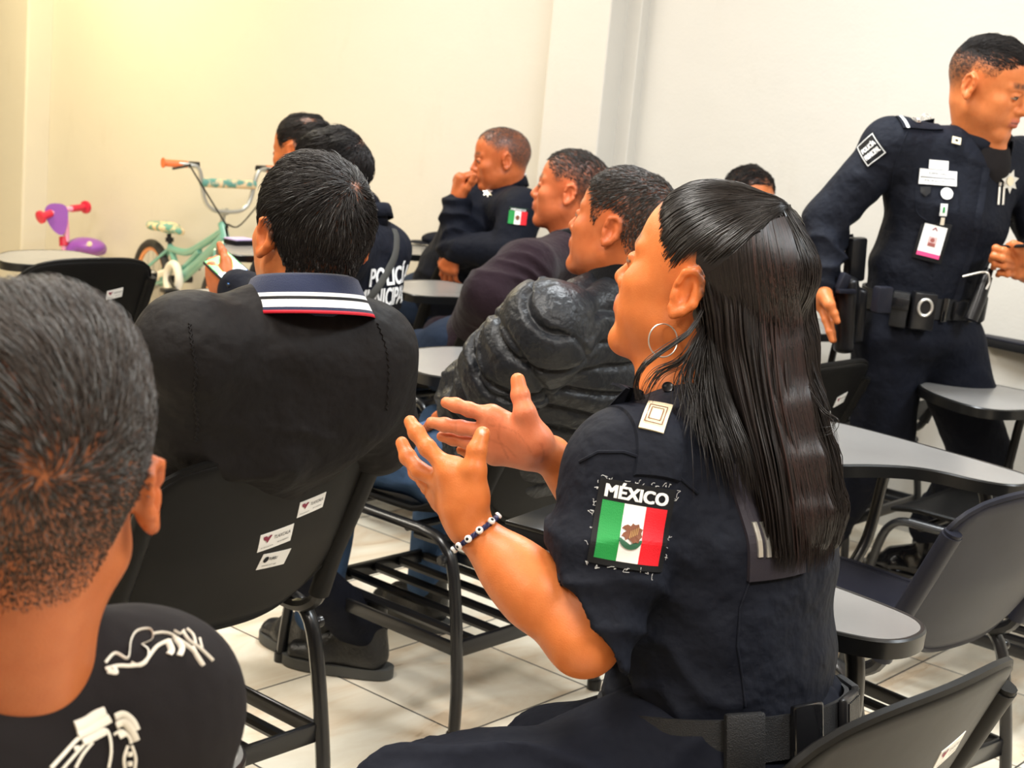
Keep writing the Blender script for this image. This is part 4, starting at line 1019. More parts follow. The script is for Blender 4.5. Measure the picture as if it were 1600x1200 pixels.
    for r0, r1 in zip(range(0, 6), range(1, 7)):
        for c_ in range(6):
            ra = .018 if 0 < c_ < 5 else .013
            ins = nz(view+dirA*.3)*(ra+.019)+br*(.017 if c_ == 0 else (-.034 if c_ == 5 else (-.008 if c_ == 4 else 0)))
            hm.cap(SECW[r0, c_]+ins, SECW[r1, c_]+ins-(UP*-.02 if r1 == 6 else 0), ra, ra*(.55 if r1 == 6 else 1.), .02)
        for c_ in range(5):
            ins = nz(view+dirA*.3)*.034; hm.cap((SECW[r0, c_]+SECW[r0, c_+1])/2+ins, (SECW[r1, c_]+SECW[r1, c_+1])/2+ins+(UP*.02 if r1 == 6 else 0), .019, .017 if r1 < 6 else .01, .02)
    hm.p = cap.p+hm.p
    V, F = hm.mesh(.0045, 14); hair = mk('hair', V, F, M['hairlong'], root, True, True, col=np.tile([.008, .006, .006], (len(V), 1)))
    # combed strands over the crown, from the hairline to the knot
    n = 5200; S = 14; bvc = bvh_of(*cap.mesh(.006, 14))
    a = g.uniform(0, 1, n); side = g.choice([-1, 1], n, p=[.82, .18])
    y0 = np.interp(a, [0, .25, .5, .7, .85, 1], [.085, .076, .057, .044, .022, -.02]); z0 = np.interp(a, [0, .25, .5, .7, .85, 1], [.088, .079, .054, .026, .022, .026])
    x0 = side*np.interp(a, [0, .25, .5, .7, .85, 1], [.0, .036, .060, .070, .074, .078]); st = np.stack([x0+g.normal(size=n)*.004, y0+g.normal(size=n)*.006-np.abs(g.normal(size=n))*.006, z0+g.normal(size=n)*.007], 1)
    f0 = g.uniform(0, .75, n)**1.3; inear = (side < 0) & (st[:, 2] < .036) & (st[:, 1] < .012); st[inear, 2] = .038+g.uniform(0, .01, inear.sum()); st[inear, 1] -= .012
    kl = ((kn-hc) @ HR)/sc; pts = []
    ctr = np.array([0, -.015, .03])
    for k in range(S):
        t = f0+(1-f0)*k/(S-1); t = t[:, None]; q = st*(1-t)+kl*t
        r = q-ctr; rn = np.linalg.norm(r, axis=1, keepdims=True); un = r/rn; el = 1/np.sqrt((un[:, 0:1]/.0825)**2+((un[:, 1:2])/.1035)**2+(un[:, 2:3]/.0945)**2)
        wgt = np.clip((1-t)*5, 0, 1); lift_ = .0015+.0012*np.sin(t*3.14)
        q = ctr+un*((el+lift_)*wgt+rn*(1-wgt)); pts.append(q)
    pl = np.stack(pts, 1); hb = bvh_of(V, F); flat = pl.reshape(-1, 3); cw = hc+HR @ (ctr*sc)
    for i in range(len(flat)):   # lay every strand on the combed cap
        q = HR @ (flat[i]-ctr); q /= np.linalg.norm(q); rc = hb.ray_cast(Vector(tuple(cw+q*.3)), Vector(tuple(-q)), .3)
        if rc[0] is not None:
            w_ = HR.T @ (np.array(rc[0])-hc)/sc; fr_ = (i % S)/(S-1); flat[i] = w_+(flat[i]-ctr)/np.linalg.norm(flat[i]-ctr)*(.0012+.0015*math.sin(3.14*fr_))
    pl = flat.reshape(n, S, 3); pl += (vnoise(pl.reshape(-1, 3), 120, 4)*.0008).reshape(n, S, 1)+g.normal(size=(n, 1, 3))*.0009
    Wp = pl*sc @ HR.T+hc
    strands('combed_hair', Wp, .00052, M['hairlong'], hair, np.tile([.012, .009, .008], (n, 1))*g.uniform(.5, 1.8, (n, 1)), root=.15)
    # loose baby hairs at temple
    m = 110; aa = g.uniform(.2, .85, m); y1 = np.interp(aa, [.2, .5, .7, .85], [.072, .054, .040, .012]); z1 = np.interp(aa, [.2, .5, .7, .85], [.070, .048, .030, .028]); x1 = np.interp(aa, [.2, .5, .7, .85], [-.048, -.064, -.070, -.0745])
    m = 2; aa = aa[:2]; y1 = y1[:2]; z1 = z1[:2]; x1 = x1[:2]
    b0 = np.stack([x1, y1, z1], 1)+g.normal(size=(m, 3))*.003; dr = np.stack([-.1+0*aa, -.65+.35*g.normal(size=m), .15+.5*g.normal(size=m)], 1); bp2 = np.stack([b0+dr*.016*k/6+np.array([-.0015, 0, 0])*k*.5 for k in range(7)], 1)
    q = bp2-ctr; rn = np.linalg.norm(q, axis=2, keepdims=True); un = q/rn; el = 1/np.sqrt((un[..., 0:1]/.078)**2+(un[..., 1:2]/.099)**2+(un[..., 2:3]/.092)**2); bp2 = ctr+un*np.maximum(el*.985, rn*.97)
    strands('baby_hairs', bp2*sc @ HR.T+hc, .00038, M['hairlong'], hair, np.tile([.015, .01, .008], (m, 1)))
    # long strands
    n = 6500; S = 26; u0 = g.uniform(-.01, 1.01, n); st_ = np.where(g.random(n) < .8, 0, g.uniform(0, .5, n)); en = np.clip(g.normal(.965, .035, n), .8, 1.035)
    clump = vnoise(np.stack([u0*38, u0*0, u0*0], 1), 1, 5)*.014; ins = g.uniform(-.004, .010, n); paths = []
    for k in range(S):
        t = st_+(en-st_)*k/(S-1); uu = u0+clump*t*1.3+.010*np.sin(t*7+u0*9)*t+.012*vnoise(np.stack([u0*25, t*2.5, u0*0+3], 1), 1, 7)*t
        uu = np.clip(uu, -.04, 1.04); p = sheet(np.clip(uu, 0, 1), np.clip(t, 0, .9999), ins+.006*vnoise(np.stack([u0*60, t*5, u0*0+9], 1), 1, 9))
        over = np.clip(t-1, 0, 1)[:, None]*.55; p = p-UP*over*.9; p = p+br*(np.minimum(uu, 0)+np.maximum(uu-1, 0))[:, None]*.25
        p = p+.0011*np.stack([vnoise(np.stack([u0*90, t*6, u0*0], 1), 1, 12+i) for i in range(3)], 1)
        paths.append(p)
    Lp = np.stack(paths, 1); fl_ = Lp.reshape(-1, 3); inw = nz(view+dirA*.3); vo = Vector(tuple(inw))
    for i in range(len(fl_)):   # keep the strands outside the hanging mass
        rc = hb.ray_cast(Vector(tuple(fl_[i]-inw*.12)), vo, .16)
        if rc[0] is not None:
            dd = (np.array(rc[0])-fl_[i]) @ inw; lim = dd-.0012-.004*((i//S*7919 % 97)/97)
            if lim < 0 or dd > .03: fl_[i] = fl_[i]+inw*min(lim, .03)
    Lp = fl_.reshape(n, S, 3); cc = np.tile([.011, .008, .0075], (n, 1))*g.uniform(.45, 2.2, (n, 1)); warm = (u0 > .55) & (g.random(n) < .45); cc[warm] *= np.array([1.9, 1.35, 1.25])
    strands('long_strands', Lp, .00068, M['hairlong'], hair, cc)
    # strands that follow the surface of the mass itself, so no part of it stays bare
    vs = np.where(((V-hc) @ HR)[:, 1] < -.06)[0]; pick = vs[g.integers(0, len(vs), 4200)]; pts = [V[pick]]; cur = V[pick].copy(); dwn = nz(-UP+br*.10)
    kd = kn
    for k in range(11):
        above = np.clip((cur[:, 2]-kd[2])/.02, 0, 1)[:, None]
        cur = cur+(dwn*(1-above)+above*np.array([nz(kd-c_-UP*.02) for c_ in cur]))*.016; nx_ = []
        for c_ in cur:
            r_ = hb.find_nearest(Vector(tuple(c_)), .05)
            if r_[0] is None: nx_.append(c_)
            else:
                pn = np.array(r_[0]); dv = c_-pn; nn_ = np.array(r_[1]); nn_ = nn_ if (nn_ @ view) < .3 else nn_; nx_.append(pn+nn_*.0012)
        cur = np.array(nx_); pts.append(cur)
    strands('under_strands', np.stack(pts, 1)+g.normal(size=(len(pick), 1, 3))*.0008, .0007, M['hairlong'], hair, np.tile([.011, .008, .0075], (len(pick), 1))*g.uniform(.5, 2.0, (len(pick), 1)))
    # wisps: over the shoulder, in front of the neck, and loose curls at the right
    def wisp(ctrl, m, sprd, rad=.0005):
        c0 = np.array(smooth_path([P(*q) for q in ctrl], 6)); out = []
        for i in range(m):
            dv = g.normal(size=3)*sprd; ph = g.uniform(0, 6); t = np.linspace(0, 1, len(c0))[:, None]
            out.append(c0+dv*(.25+t)+.0016*np.sin(t*6+ph)*g.normal(size=3))
        return out
    for ctrl, m, sp in (([(1100, 480, 1.775), (1075, 520, 1.755), (1030, 553, 1.745), (1003, 575, 1.742), (994, 600, 1.742), (999, 628, 1.74)], 34, .0016),
                    ([(1100, 505, 1.78), (1080, 540, 1.755), (1060, 565, 1.75), (1030, 580, 1.75), (1012, 604, 1.75), (1000, 640, 1.745)], 26, .0035),
                    ([(1100, 520, 1.78), (1085, 560, 1.765), (1075, 600, 1.755), (1085, 640, 1.735), (1080, 680, 1.715)], 60, .010),
                    ([(1105, 540, 1.785), (1100, 590, 1.76), (1105, 640, 1.735), (1120, 690, 1.72), (1130, 740, 1.715)], 80, .012),
                    ([(1110, 520, 1.78), (1120, 590, 1.755), (1135, 650, 1.73), (1155, 710, 1.72), (1165, 770, 1.72)], 110, .008),
                    ([(1262, 600, 1.80), (1280, 655, 1.80), (1296, 720, 1.80), (1306, 790, 1.80), (1292, 850, 1.80)], 60, .008),
                    ([(1250, 590, 1.79), (1285, 640, 1.785), (1308, 655, 1.78), (1300, 672, 1.78), (1275, 676, 1.78)], 4, .002),
                    ([(1240, 400, 1.82), (1256, 480, 1.83), (1262, 570, 1.82), (1285, 640, 1.81), (1300, 700, 1.81)], 40, .004)):
        pa = wisp(ctrl, m, sp); strands('wisp', np.stack(pa), .0006, M['hairlong'], hair, np.tile([.012, .009, .008], (m, 1)))
    # the tie, wrapped with hair
    b_ = MB(); d0 = nz(P(1225, 352, 1.83)-P(1175, 345, 1.78)); c1 = nz(np.cross(d0, UP)); c2 = np.cross(d0, c1)
    for k in range(7): b_.tube([kn+d0*(.0035*(k-3))+(c1*math.cos(a)+c2*math.sin(a))*(.0215+.0015*math.sin(k*2.)) for a in np.linspace(0, 6.283, 25)[:-1]], .0028, 6, closed=True)
    b_.build('hair_tie', M['ink'], hair, world=True)
    return root
WOMAN = build_woman()
# ================================================================ THE MEN
def swirl(w0=(.012, -.078, .078), fwdpull=.6, tw=.7):
    w0 = np.array(w0)
    def f(X, N):
        d = X-w0; d /= np.linalg.norm(d, axis=1, keepdims=True)+1e-6
        return d+tw*np.cross(N, d)+np.array([0, fwdpull, 0])*np.clip(X[:, 2:3]/.08, 0, 1)+np.array([0, 0, -1.])*np.clip((.05-X[:, 2:3])/.05, 0, 1)*1.2
    return f
def build_man(label, hc, yaw, pitch, roll=0, sc=1., face=dirB, hips=None, top='blackjkt', leg='darkjeans', bulk=1., toe=None, arms=None, tone=(0.563, 0.171, 0.052), hair=None,
              h=.004, hb=.006, lean=0., skin_kw=None, head_kw=None, disp=None, neck_r=.060, sw=.185, hands=None, feet=True, collar=True, group=None, kneew=.13, knees=None, nk=None, legs=True, forearm_skin=None, torso_k=None, shz=.055, topname='jacket', topmods=None, lenf=1.):
    hips = hips if hips is not None else hc-face*0-UP*.7
    b = Body(hips, face); r, f = b.r, b.f; R = rotm(yaw, pitch, roll); D = {}
    root = person_root(label, b.o, group)
    pel = np.array([hips[0], hips[1], .57]); nk = hc-UP*.158*sc-f*.035+r*0 if nk is None else nk
    ax = nk-pel; yok = nk-UP*.045-f*.015; che = pel+ax*.66-f*.015; wai = pel+ax*.30-f*.012
    shL = nk-r*sw-UP*shz-f*.01; shR = nk+r*sw-UP*shz-f*.01
    arms = arms or {}
    elL = arms.get('elL', shL-r*.06+f*.06-UP*.27); elR = arms.get('elR', shR+r*.06+f*.06-UP*.27)
    wrL = arms.get('wrL', elL+r*.07+f*.23+UP*.0); wrR = arms.get('wrR', elR-r*.07+f*.23+UP*.0)
    shL = arms.get('shL', shL); shR = arms.get('shR', shR)
    knL = b.L(-kneew, .40, .50); knR = b.L(kneew, .40, .50)
    if knees: knL, knR = knees
    anL = knL+f*.02; anL[2] = .085; anR = knR+f*.02; anR[2] = .085
    if arms.get('anR') is not None: anR = arms['anR']
    if arms.get('anL') is not None: anL = arms['anL']
    s = Sdf(); head_sdf(s, hc, R, sc, **(head_kw or {}))
    s.cap(hc+R @ np.array([0, -.028, -.045])*sc, nk-UP*.02, neck_r*sc*.95, neck_r*sc, .03); s.cap(hc+R @ np.array([0, .0, -.07])*sc, nk+f*.03-UP*.02, .045*sc, .045*sc, .03)
    s.seg(yok-UP*.02, che, r, (.12, .06), (.13, .08), .04); s.seg(che, pel, r, (.12, .08), (.12, .08), .04)
    s.cap(yok-UP*.02, shL, .045, .04, .04); s.cap(yok-UP*.02, shR, .045, .04, .04)
    fr_ = .04 if forearm_skin is None else forearm_skin
    s.cap(shL, elL, .042, .038, .02); s.cap(elL, wrL, .038, .027, .02); s.cap(shR, elR, .042, .038, .02); s.cap(elR, wrR, .038, .027, .02)
    hd = hands or {}
    for side, W, E_ in (('L', wrL, elL), ('R', wrR, elR)):
        sg = -1 if side == 'L' else 1
        spec = hd.get(side)
        if spec is None: fg = hand_pts(W, nz(W-E_)-UP*.25, -UP, -r*sg, .35)
        elif isinstance(spec, dict): fg = hand_pts(W, **spec)
        else: fg = spec
        hand_sdf(s, W, fg, 1.05)
    V, F = s.mesh(h, 14)
    hh = hair or {}; zf = hh.get('zf') or hairline(**hh.get('line', {})); fade = hh.get('fade', .025)
    msk = lambda X: np.clip((X[:, 2]-zf(X[:, 1]))/fade, 0, 1)*hh.get('cover', .93)
    col = paint_skin(V, hc, R, sc, tone, msk, hh.get('scalp', (.02, .015, .013)), **(skin_kw or {}))
    body = mk('body', V, F, M['skin'], root, True, True, col=col); bv = bvh_of(V, F); D.update(root=root, bv=bv, R=R, hc=hc, nk=nk, b=b, shL=shL, shR=shR, elL=elL, elR=elR, wrL=wrL, wrR=wrR, che=che, pel=pel, yok=yok)
    if hair is not None:
        L_ = hh.get('len', lambda X, q: np.interp(X[:, 2], [-.05, .0, .04, .08], [.002, .004, .010, .020]))
        short_hair(None, hc, R, sc, bv, root, hh.get('n', 5000), zf, L_, hh.get('flow', swirl()), hh.get('col', (.018, .014, .012)), hh.get('grey', 0), hh.get('rad', .0006), hh.get('seed', 1), hh.get('lift', .45), S=hh.get('S', 4))
    # clothes
    t = Sdf(); k_ = bulk
    t.seg(pel-UP*.03, wai, r, (.178*k_, .135*k_), (.172*k_, .132*k_), .05); t.seg(wai, che, r, (.172*k_, .132*k_), (.188*k_, .135*k_), .05); t.seg(che, yok, r, (.186*k_, .128*k_), (.14, .09), .05)
    t.cap(nk-UP*.035, shL, .058, .064*k_, .05); t.cap(nk-UP*.035, shR, .058, .064*k_, .05); t.cap(che, shL, .085*k_, .066*k_, .05); t.cap(che, shR, .085*k_, .066*k_, .05)
    sr = arms.get('sr', (.064, .056, .046)); 
    for sh_, el_, wr_ in ((shL, elL, wrL), (shR, elR, wrR)): t.cap(sh_, el_, sr[0]*k_, sr[1]*k_, .02); t.cap(el_, wr_-nz(wr_-el_)*.02, sr[1]*k_, sr[2]*k_, .015)
    if topmods: topmods(t, D)
    fL = nz(elL-shL); fR = nz(elR-shR)
    def dsp(X, N):
        d = vnoise(X, 8, 1)*.005+vnoise(X, 20, 2)*.0022; 
        for sh_, el_, fv, q in ((shL, elL, fL, 3), (shR, elR, fR, 5), (elL, wrL, nz(wrL-elL), 7), (elR, wrR, nz(wrR-elR), 9)):
            dA = np.linalg.norm(np.cross(X-sh_, fv), axis=1); tt = (X-sh_) @ fv; m = np.clip((.105-dA)/.03, 0, 1)*np.clip((tt+.03)/.05, 0, 1)*np.clip((np.linalg.norm(el_-sh_)+.04-tt)/.04, 0, 1); d = d+m*wrinkle(X, .0055, fv+r*.4, 38, q)
        low = np.clip((che[2]-X[:, 2])/.12, 0, 1); d = d+low*wrinkle(X, .0055, UP+r*.3, 30, 11)
        if disp is not None: d = d+disp(X, N, D)
        return d
    o, bt = cloth(topname, t, M[top], root, hb, dsp, 12, True); D.update(top=o, bt=bt)
    if legs:
        q = Sdf(); hl, hr = pel-r*.09, pel+r*.09
        q.seg(pel-UP*.05, pel+UP*.05, r, (.175*k_, .13*k_), (.17*k_, .125*k_), .04); q.cap(hl, knL, .095, .070, .05); q.cap(hr, knR, .095, .070, .05)
        q.cap(knL, anL+UP*.03, .070, .052, .02); q.cap(knR, anR+UP*.03, .070, .052, .02)
        cloth('trousers', q, M[leg], root, .009, lambda X, N: vnoise(X, 9, 4)*.005+wrinkle(X, .005, UP+f*.5, 34, 2))
        if feet: shoe('shoe', anL, toe if toe is not None else f, M['shoe'], root); shoe('shoe', anR, toe if toe is not None else f, M['shoe'], root)
    if collar:
        collar_band('collar', nk+UP*.012-f*.0, nz(UP+f*.30), f, [(-.004, -.035), (.002, .0), (.004, .022), (.009, .026), (.013, .018), (.016, -.012)], M[collar if isinstance(collar, str) else top], o, rx=.064*sc, ry=.068*sc, gap=.35)
    return D
def wpt(D, side_r, fwd, z):  return D['b'].L(side_r, fwd, z)
def seat(a, b): return AB(a, b)
# ---------------- man with the white-striped collar
JH = dict(n=15000, line=dict(back=-.075, side=.045, burn=.0), fade=.012, cover=.97, scalp=(.02, .016, .014), col=(.020, .017, .016), grey=.05, rad=.00062, seed=2, lift=.42, S=5,
          len=lambda X, q: np.interp(X[:, 2], [-.07, -.03, .02, .07], [.004, .009, .020, .028]), flow=swirl((.022, -.070, .088), .7, .55))
hipsJ = seat(1.53, 2.06); JF = np.array([-math.sin(.42), math.cos(.42), 0])
J = build_man('man in a black jacket with a navy, white and red striped collar, seen from behind', P(487, 372, 2.36), 33, -4, 2, 1.06, JF, hipsJ, 'blackjkt', 'navy2', 1.10,
    arms=dict(shL=P(302, 548, 2.23), shR=P(566, 552, 2.42), elL=P(283, 722, 2.42), elR=P(583, 668, 2.58), wrL=P(360, 690, 2.70), wrR=P(540, 640, 2.85), sr=(.080, .072, .05), anR=G(562, 1052)+UP*.085), toe=G(445, 1035)-G(590, 1058), tone=(0.563, 0.176, 0.055), hair=JH, sw=.2, nk=P(474, 480, 2.345),
    topmods=lambda t, D: t.seg(D['che'], P(428, 640, 2.325), D['b'].r, (.20, .125), (.205, .115), .05, cap=.5), hb=.005, collar=False, knees=(AB(1.42, 2.48, .50), AB(1.95, 2.46, .50)), h=.0035, shz=.06)
def j_collar():
    nk = J['nk']; f = JF; o = J['top']; up = nz(UP+f*.22)
    mats = [M['collarblue'], M['white'], M['ink'], M['red']]
    rows = [(-.012, -.020), (-.002, .012), (.000, .040), (.004, .045), (.012, .040), (.020, .022), (.0235, .014), (.0265, .008), (.0285, .003), (.033, -.006), (.0345, -.009), (.0375, -.014), (.0395, -.019)]
    mi = [0, 0, 0, 0, 0, 1, 0, 1, 0, 0, 0, 3, 3]
    mi = [0, 0, 0, 0, 0, 0, 1, 2, 1, 1, 0, 3, 0]
    collar_band('collar', nk+UP*.004-f*.006, up, f, rows, None, o, rx=.072, ry=.076, gap=.30, n=72, mats=mats, mi=mi[:len(rows)-1], thick=.0025)
j_collar()
def j_seams():
    for pts in ([(296, 505), (300, 540), (306, 580), (303, 620), (308, 660), (305, 690)], [(590, 505), (604, 545), (608, 590), (604, 640)]):
        pp = []
        for k, q in enumerate(smooth_path([np.array([x, y, 0.]) for x, y in pts], 9)):
            rr = nz(ray(q[0]+(1.4 if k % 2 else -1.4), q[1])); h_ = J['bt'].ray_cast(Vector(tuple(CC)), Vector(tuple(rr)))
            if h_[0] is not None: pp.append(np.array(h_[0])-rr*.0004)
        b_ = MB(); b_.tube(pp, .0019, 6); b_.build('sleeve_seam', M['blackjkt'], J['top'], world=True)
j_seams()
# ---------------- man in the quilted jacket
def quilt(X, N, D):
    che, nk, pel = D['che'], D['nk'], D['pel']; up = nz(nk-pel); f = D['b'].f; r = D['b'].r
    t = (X-pel) @ up; la = np.abs((X-che) @ r); tors = np.clip((.19-la)/.02, 0, 1)
    ph = t/.058+.5*((X-che) @ r)*np.sign((X-che) @ r)*3+.08*vnoise(X, 9, 3); puff = np.abs(np.sin(np.pi*ph))**.30
    ring = 0
    gr_ = lambda p_, per: np.exp(-((np.abs(p_-np.round(p_))*per/.0075)**2))
    d = tors*(.004*puff-.011*gr_(ph, .06))
    for a, b_, q in (('shL', 'elL', 0), ('elL', 'wrL', 1), ('shR', 'elR', 0), ('elR', 'wrR', 1)):
        A0, B0 = D[a], D[b_]; v = nz(B0-A0); s_ = (X-A0) @ v; dist = np.linalg.norm(np.cross(X-A0, v), axis=1); m = (1-tors)*np.clip((.12-dist)/.02, 0, 1)*((s_ > -.06) & (s_ < np.linalg.norm(B0-A0)+(.0 if q == 0 else .03)))
        sk = .5*((X-A0) @ r); pa = (s_+sk)/.085+.12*vnoise(X, 8, 5); pb = (s_-sk*1.4)/.13+.3; d = d+m*(.004*np.abs(np.sin(np.pi*pa))**.3-.012*gr_(pa, .085)-.008*gr_(pb, .13))
    return d+vnoise(X, 26, 8)*.002+vnoise(X, 60, 9)*.0008
KH = dict(n=9000, line=dict(back=-.06, side=.045, burn=.0), fade=.04, cover=.96, scalp=(.032, .025, .021), col=(.035, .029, .025), grey=.14, rad=.0007, seed=4, lift=.4,
          len=lambda X, q: np.interp(X[:, 2], [-.05, .0, .04, .08], [.003, .005, .010, .016]))
K = build_man('man in a black quilted puffer jacket seated behind the policewoman\'s raised hands', P(973, 360, 3.05), 60, -10, 4, 1.04, dirB, seat(2.50, 2.14), 'puffer', 'jeans', 1.12,
    arms=dict(shL=P(856, 512, 2.94), elL=P(790, 585, 3.02), wrL=P(722, 632, 3.2), elR=AB(2.82, 2.2, .78), wrR=AB(2.72, 2.38, .60), sr=(.088, .083, .055)), tone=(0.517, 0.144, 0.047), hair=KH, disp=quilt, collar=False, hb=.0042, hands=dict(L=dict(d=nz(ray(800, 600))+UP*-.3, n=-UP, side=dirB, curl=.6)), nk=P(975, 447, 3.08), knees=(AB(2.34, 2.50, .53), AB(2.74, 2.52, .53)))
collar_band('collar', K['nk']+UP*.008, nz(UP+dirB*.25), dirB, [(-.002, -.05), (.008, -.01), (.014, .03), (.012, .047), (.004, .050), (-.004, .03)], M['blackfleece'], K['top'], rx=.072, ry=.075, gap=.3, thick=.008)
# ---------------- man in maroon fleece
MH = dict(n=4500, line=dict(back=-.055, side=.05, burn=.02), fade=.04, cover=.93, scalp=(.026, .020, .017), col=(.03, .025, .022), grey=.1, rad=.0008, seed=5, len=lambda X, q: np.interp(X[:, 2], [-.05, .03, .06, .1], [.001, .003, .010, .018]), flow=lambda X, N: np.tile([0, 1., .35], (len(X), 1)))
Q = build_man('man in a dark maroon fleece seated between the puffer jacket and the pillar', P(892, 303, 4.5), 75, -6, 3, 1.05, dirB, seat(3.50, 3.12), 'fleece', 'darkjeans', 1.08,
    arms=dict(shL=P(822, 420, 4.28), elL=P(765, 462, 4.2), wrL=P(738, 506, 4.40), wrR=AB(3.6, 3.4, .58), sr=(.078, .074, .060)), hands=dict(L=dict(d=dirA*.6-UP, n=-dirB, side=dirA, curl=1.0)), tone=(0.563, 0.151, 0.056), hair=MH, collar='blackfleece', nk=P(900, 378, 4.52))
# ---------------- senior officer with his hand at his chin
def pins(t, D): pass
FH = dict(n=2600, line=dict(back=-.05, side=.055, burn=.045, front=.085, fr=.02), fade=.03, cover=.9, scalp=(.045, .036, .032), col=(.04, .035, .032), grey=.35, rad=.0009, seed=6, len=lambda X, q: np.interp(X[:, 2], [0, .05, .1], [.001, .003, .007]))
hf = P(783, 252, 5.55)
fF = nz(dirB*.95-dirA*.18)
wR = P(713, 315, 5.46); 
FD = build_man('older officer with cropped grey hair resting his chin on his fist beside the pillar', hf, 97, 8, 2, 1.0, fF, seat(4.30, 4.05), 'navy2', 'darkjeans', 1.08,
    arms=dict(shL=P(815, 330, 5.38), elL=P(797, 392, 5.36), wrL=P(712, 388, 5.45), shR=P(745, 312, 5.62), elR=P(716, 388, 5.5), wrR=wR, sr=(.076, .070, .05)), tone=(0.496, 0.132, 0.042), hair=FH, nk=P(792, 296, 5.60), collar='navy2',
    hands=dict(R=dict(d=UP+dirB*.1-dirA*.0+nz(ray(800, 300))*.0+(P(748, 300, 5.46)-wR)*1.2, n=nz(P(760, 285, 5.48)-wR), side=-nz(ray(700, 300)), curl=(1.2, 1.4, 1.0)), L=dict(d=-UP*1+dirB*.35, n=dirA, side=dirB, curl=.4)))
def f_marks():
    bt, top = FD['bt'], FD['top']; c = CC
    def at(x, y):
        h_ = bt.ray_cast(Vector(tuple(CC)), Vector(tuple(nz(ray(x, y))))); return np.array(h_[0]) if h_[0] is not None else P(x, y, 5.4)
    o = at(809, 338); u = nz(P(822, 338, 5.4)-P(797, 335, 5.4)); v = nz(UP-u*(UP @ u)); 
    pt = lay_patch('sleeve_patch', bt, o, u, v, .066, .056, [M['ink'], M['green'], M['flagwhite'], M['flagred']], lambda a, b: 0 if b > .82 else (1 if a < .34 else (2 if a < .67 else 3)), top, .003, 15, 12, .003)
    lay_text('lettering', 'MÉXICO', bt, o+v*.024, u, v, .052, .0075, M['white'], pt, .0085, .05)
    lay_shape('eagle', bt, o-v*.004, u, v, [(.008*math.cos(q), .009*math.sin(q)) for q in np.linspace(0, 6.28, 9)[:-1]], M['brown'], pt, .0085)
    o = at(762, 300); st = [((.020 if k % 2 == 0 else .009)*math.cos(k*math.pi/7+.3), (.020 if k % 2 == 0 else .009)*math.sin(k*math.pi/7+.3)) for k in range(14)]
    n_ = -nz(ray(762, 300)); u = nz(np.cross(UP, n_)); lay_shape('star_badge', bt, o, u, nz(np.cross(n_, u)), st, M['silver'], top, .005)
    q = MB(); cb = collar_band('shirt_collar', FD['nk']+UP*.026, nz(UP+fF*.35), fF, [(-.006, -.02), (-.001, .02), (.006, .024), (.01, .01)], M['white'], top, rx=.064, ry=.068, gap=.4)
    e = nz(wR-FD['elR']); q = MB(); q.tube([wR-e*.035, wR+e*.006], [.040, .036], 18); q.build('shirt_cuff', M['white'], top, world=True)
    t_ = FD['wrL']; q = MB(); e = nz(FD['wrL']-FD['elL']); q.tube([t_-e*.02, t_+e*.004], [.036, .034], 16); q.build('bracelet', mat('maroon_band', (.25, .03, .08), .6), FD['root'], world=True)
f_marks()
# ---------------- officer with the white lettering on his back
VH = dict(n=8000, line=dict(back=-.085, side=.04, burn=-.01), fade=.01, cover=.97, col=(.012, .010, .010), rad=.0009, seed=7, lift=.35, S=6, len=lambda X, q: np.interp(X[:, 2], [-.08, 0, .06], [.015, .03, .04]), flow=swirl((.03, -.07, .08), .9, .5))
VD = build_man('dark-haired officer with POLICÍA MUNICIPAL lettered white across his navy back, holding a phone', P(517, 280, 4.0), 56, 10, 4, 1.08, dirB, seat(2.70, 3.08), 'navy2', 'navy2', 1.08,
    arms=dict(shL=P(525, 392, 3.86), shR=P(592, 394, 4.12), elL=P(440, 478, 3.80), wrL=P(362, 447, 3.86), elR=AB(2.98, 3.2, .76), wrR=AB(2.90, 3.45, .60), sr=(.070, .062, .046)), hair=VH, nk=P(564, 346, 4.02),
    hands=dict(L=dict(d=nz(P(325, 432, 3.93)-P(362, 447, 3.86)), n=nz(P(360, 420, 3.9)-P(345, 440, 3.8)), side=UP-dirB*.2, curl=(.5, .9, .7))), knees=(AB(2.42, 3.62, .50), AB(2.72, 3.62, .50)), collar='navy2', tone=(0.450, 0.128, 0.042))
def v_marks():
    bt, top = VD['bt'], VD['top']
    def at(x, y):
        h_ = bt.ray_cast(Vector(tuple(CC)), Vector(tuple(nz(ray(x, y))))); return np.array(h_[0]) if h_[0] is not None else P(x, y, 3.7)
    o = at(612, 427); o2 = at(602, 464); n_ = nz(-dirB*.75+dirA*.1-nz(ray(600, 440))*.55); u = nz(np.cross(UP+dirB*.12, n_)); u = u if u @ _r > 0 else -u; v = nz(np.cross(n_, u))
    lay_text('lettering', 'POLICÍA', bt, o, u, v, .19, .060, M['white'], top, .004, .03)
    lay_text('lettering', 'MUNICIPAL', bt, o2, u, v, .20, .048, M['white'], top, .004, .03)
    pp = []
    for x, y in ((616, 358), (620, 372), (617, 400), (605, 425), (590, 450), (574, 470), (560, 490)):
        pp.append(at(x, y)-nz(ray(x, y))*.008)
    q = MB(); q.tube(pp, .012, 8, flat=(*np.cross(nz(pp[-1]-pp[0]), n_), .25), smooth=4); q.build('bag_strap', mat('grey_webbing', (.035, .034, .030), .8), top, world=True)
    q = MB(); e = nz(VD['wrL']-VD['elL']); c = VD['wrL']-e*.008
    a1 = nz(np.cross(e, UP)); a2 = np.cross(e, a1)
    for k in range(18):
        a = k*2*math.pi/18; q.box(c+(a1*math.cos(a)+a2*math.sin(a))*.031, (.012, .009, .004), np.stack([e, -a1*math.sin(a)+a2*math.cos(a), a1*math.cos(a)+a2*math.sin(a)], 1), bev=.001)
    q.build('metal_bracelet', M['silver'], VD['root'], world=True)
v_marks()
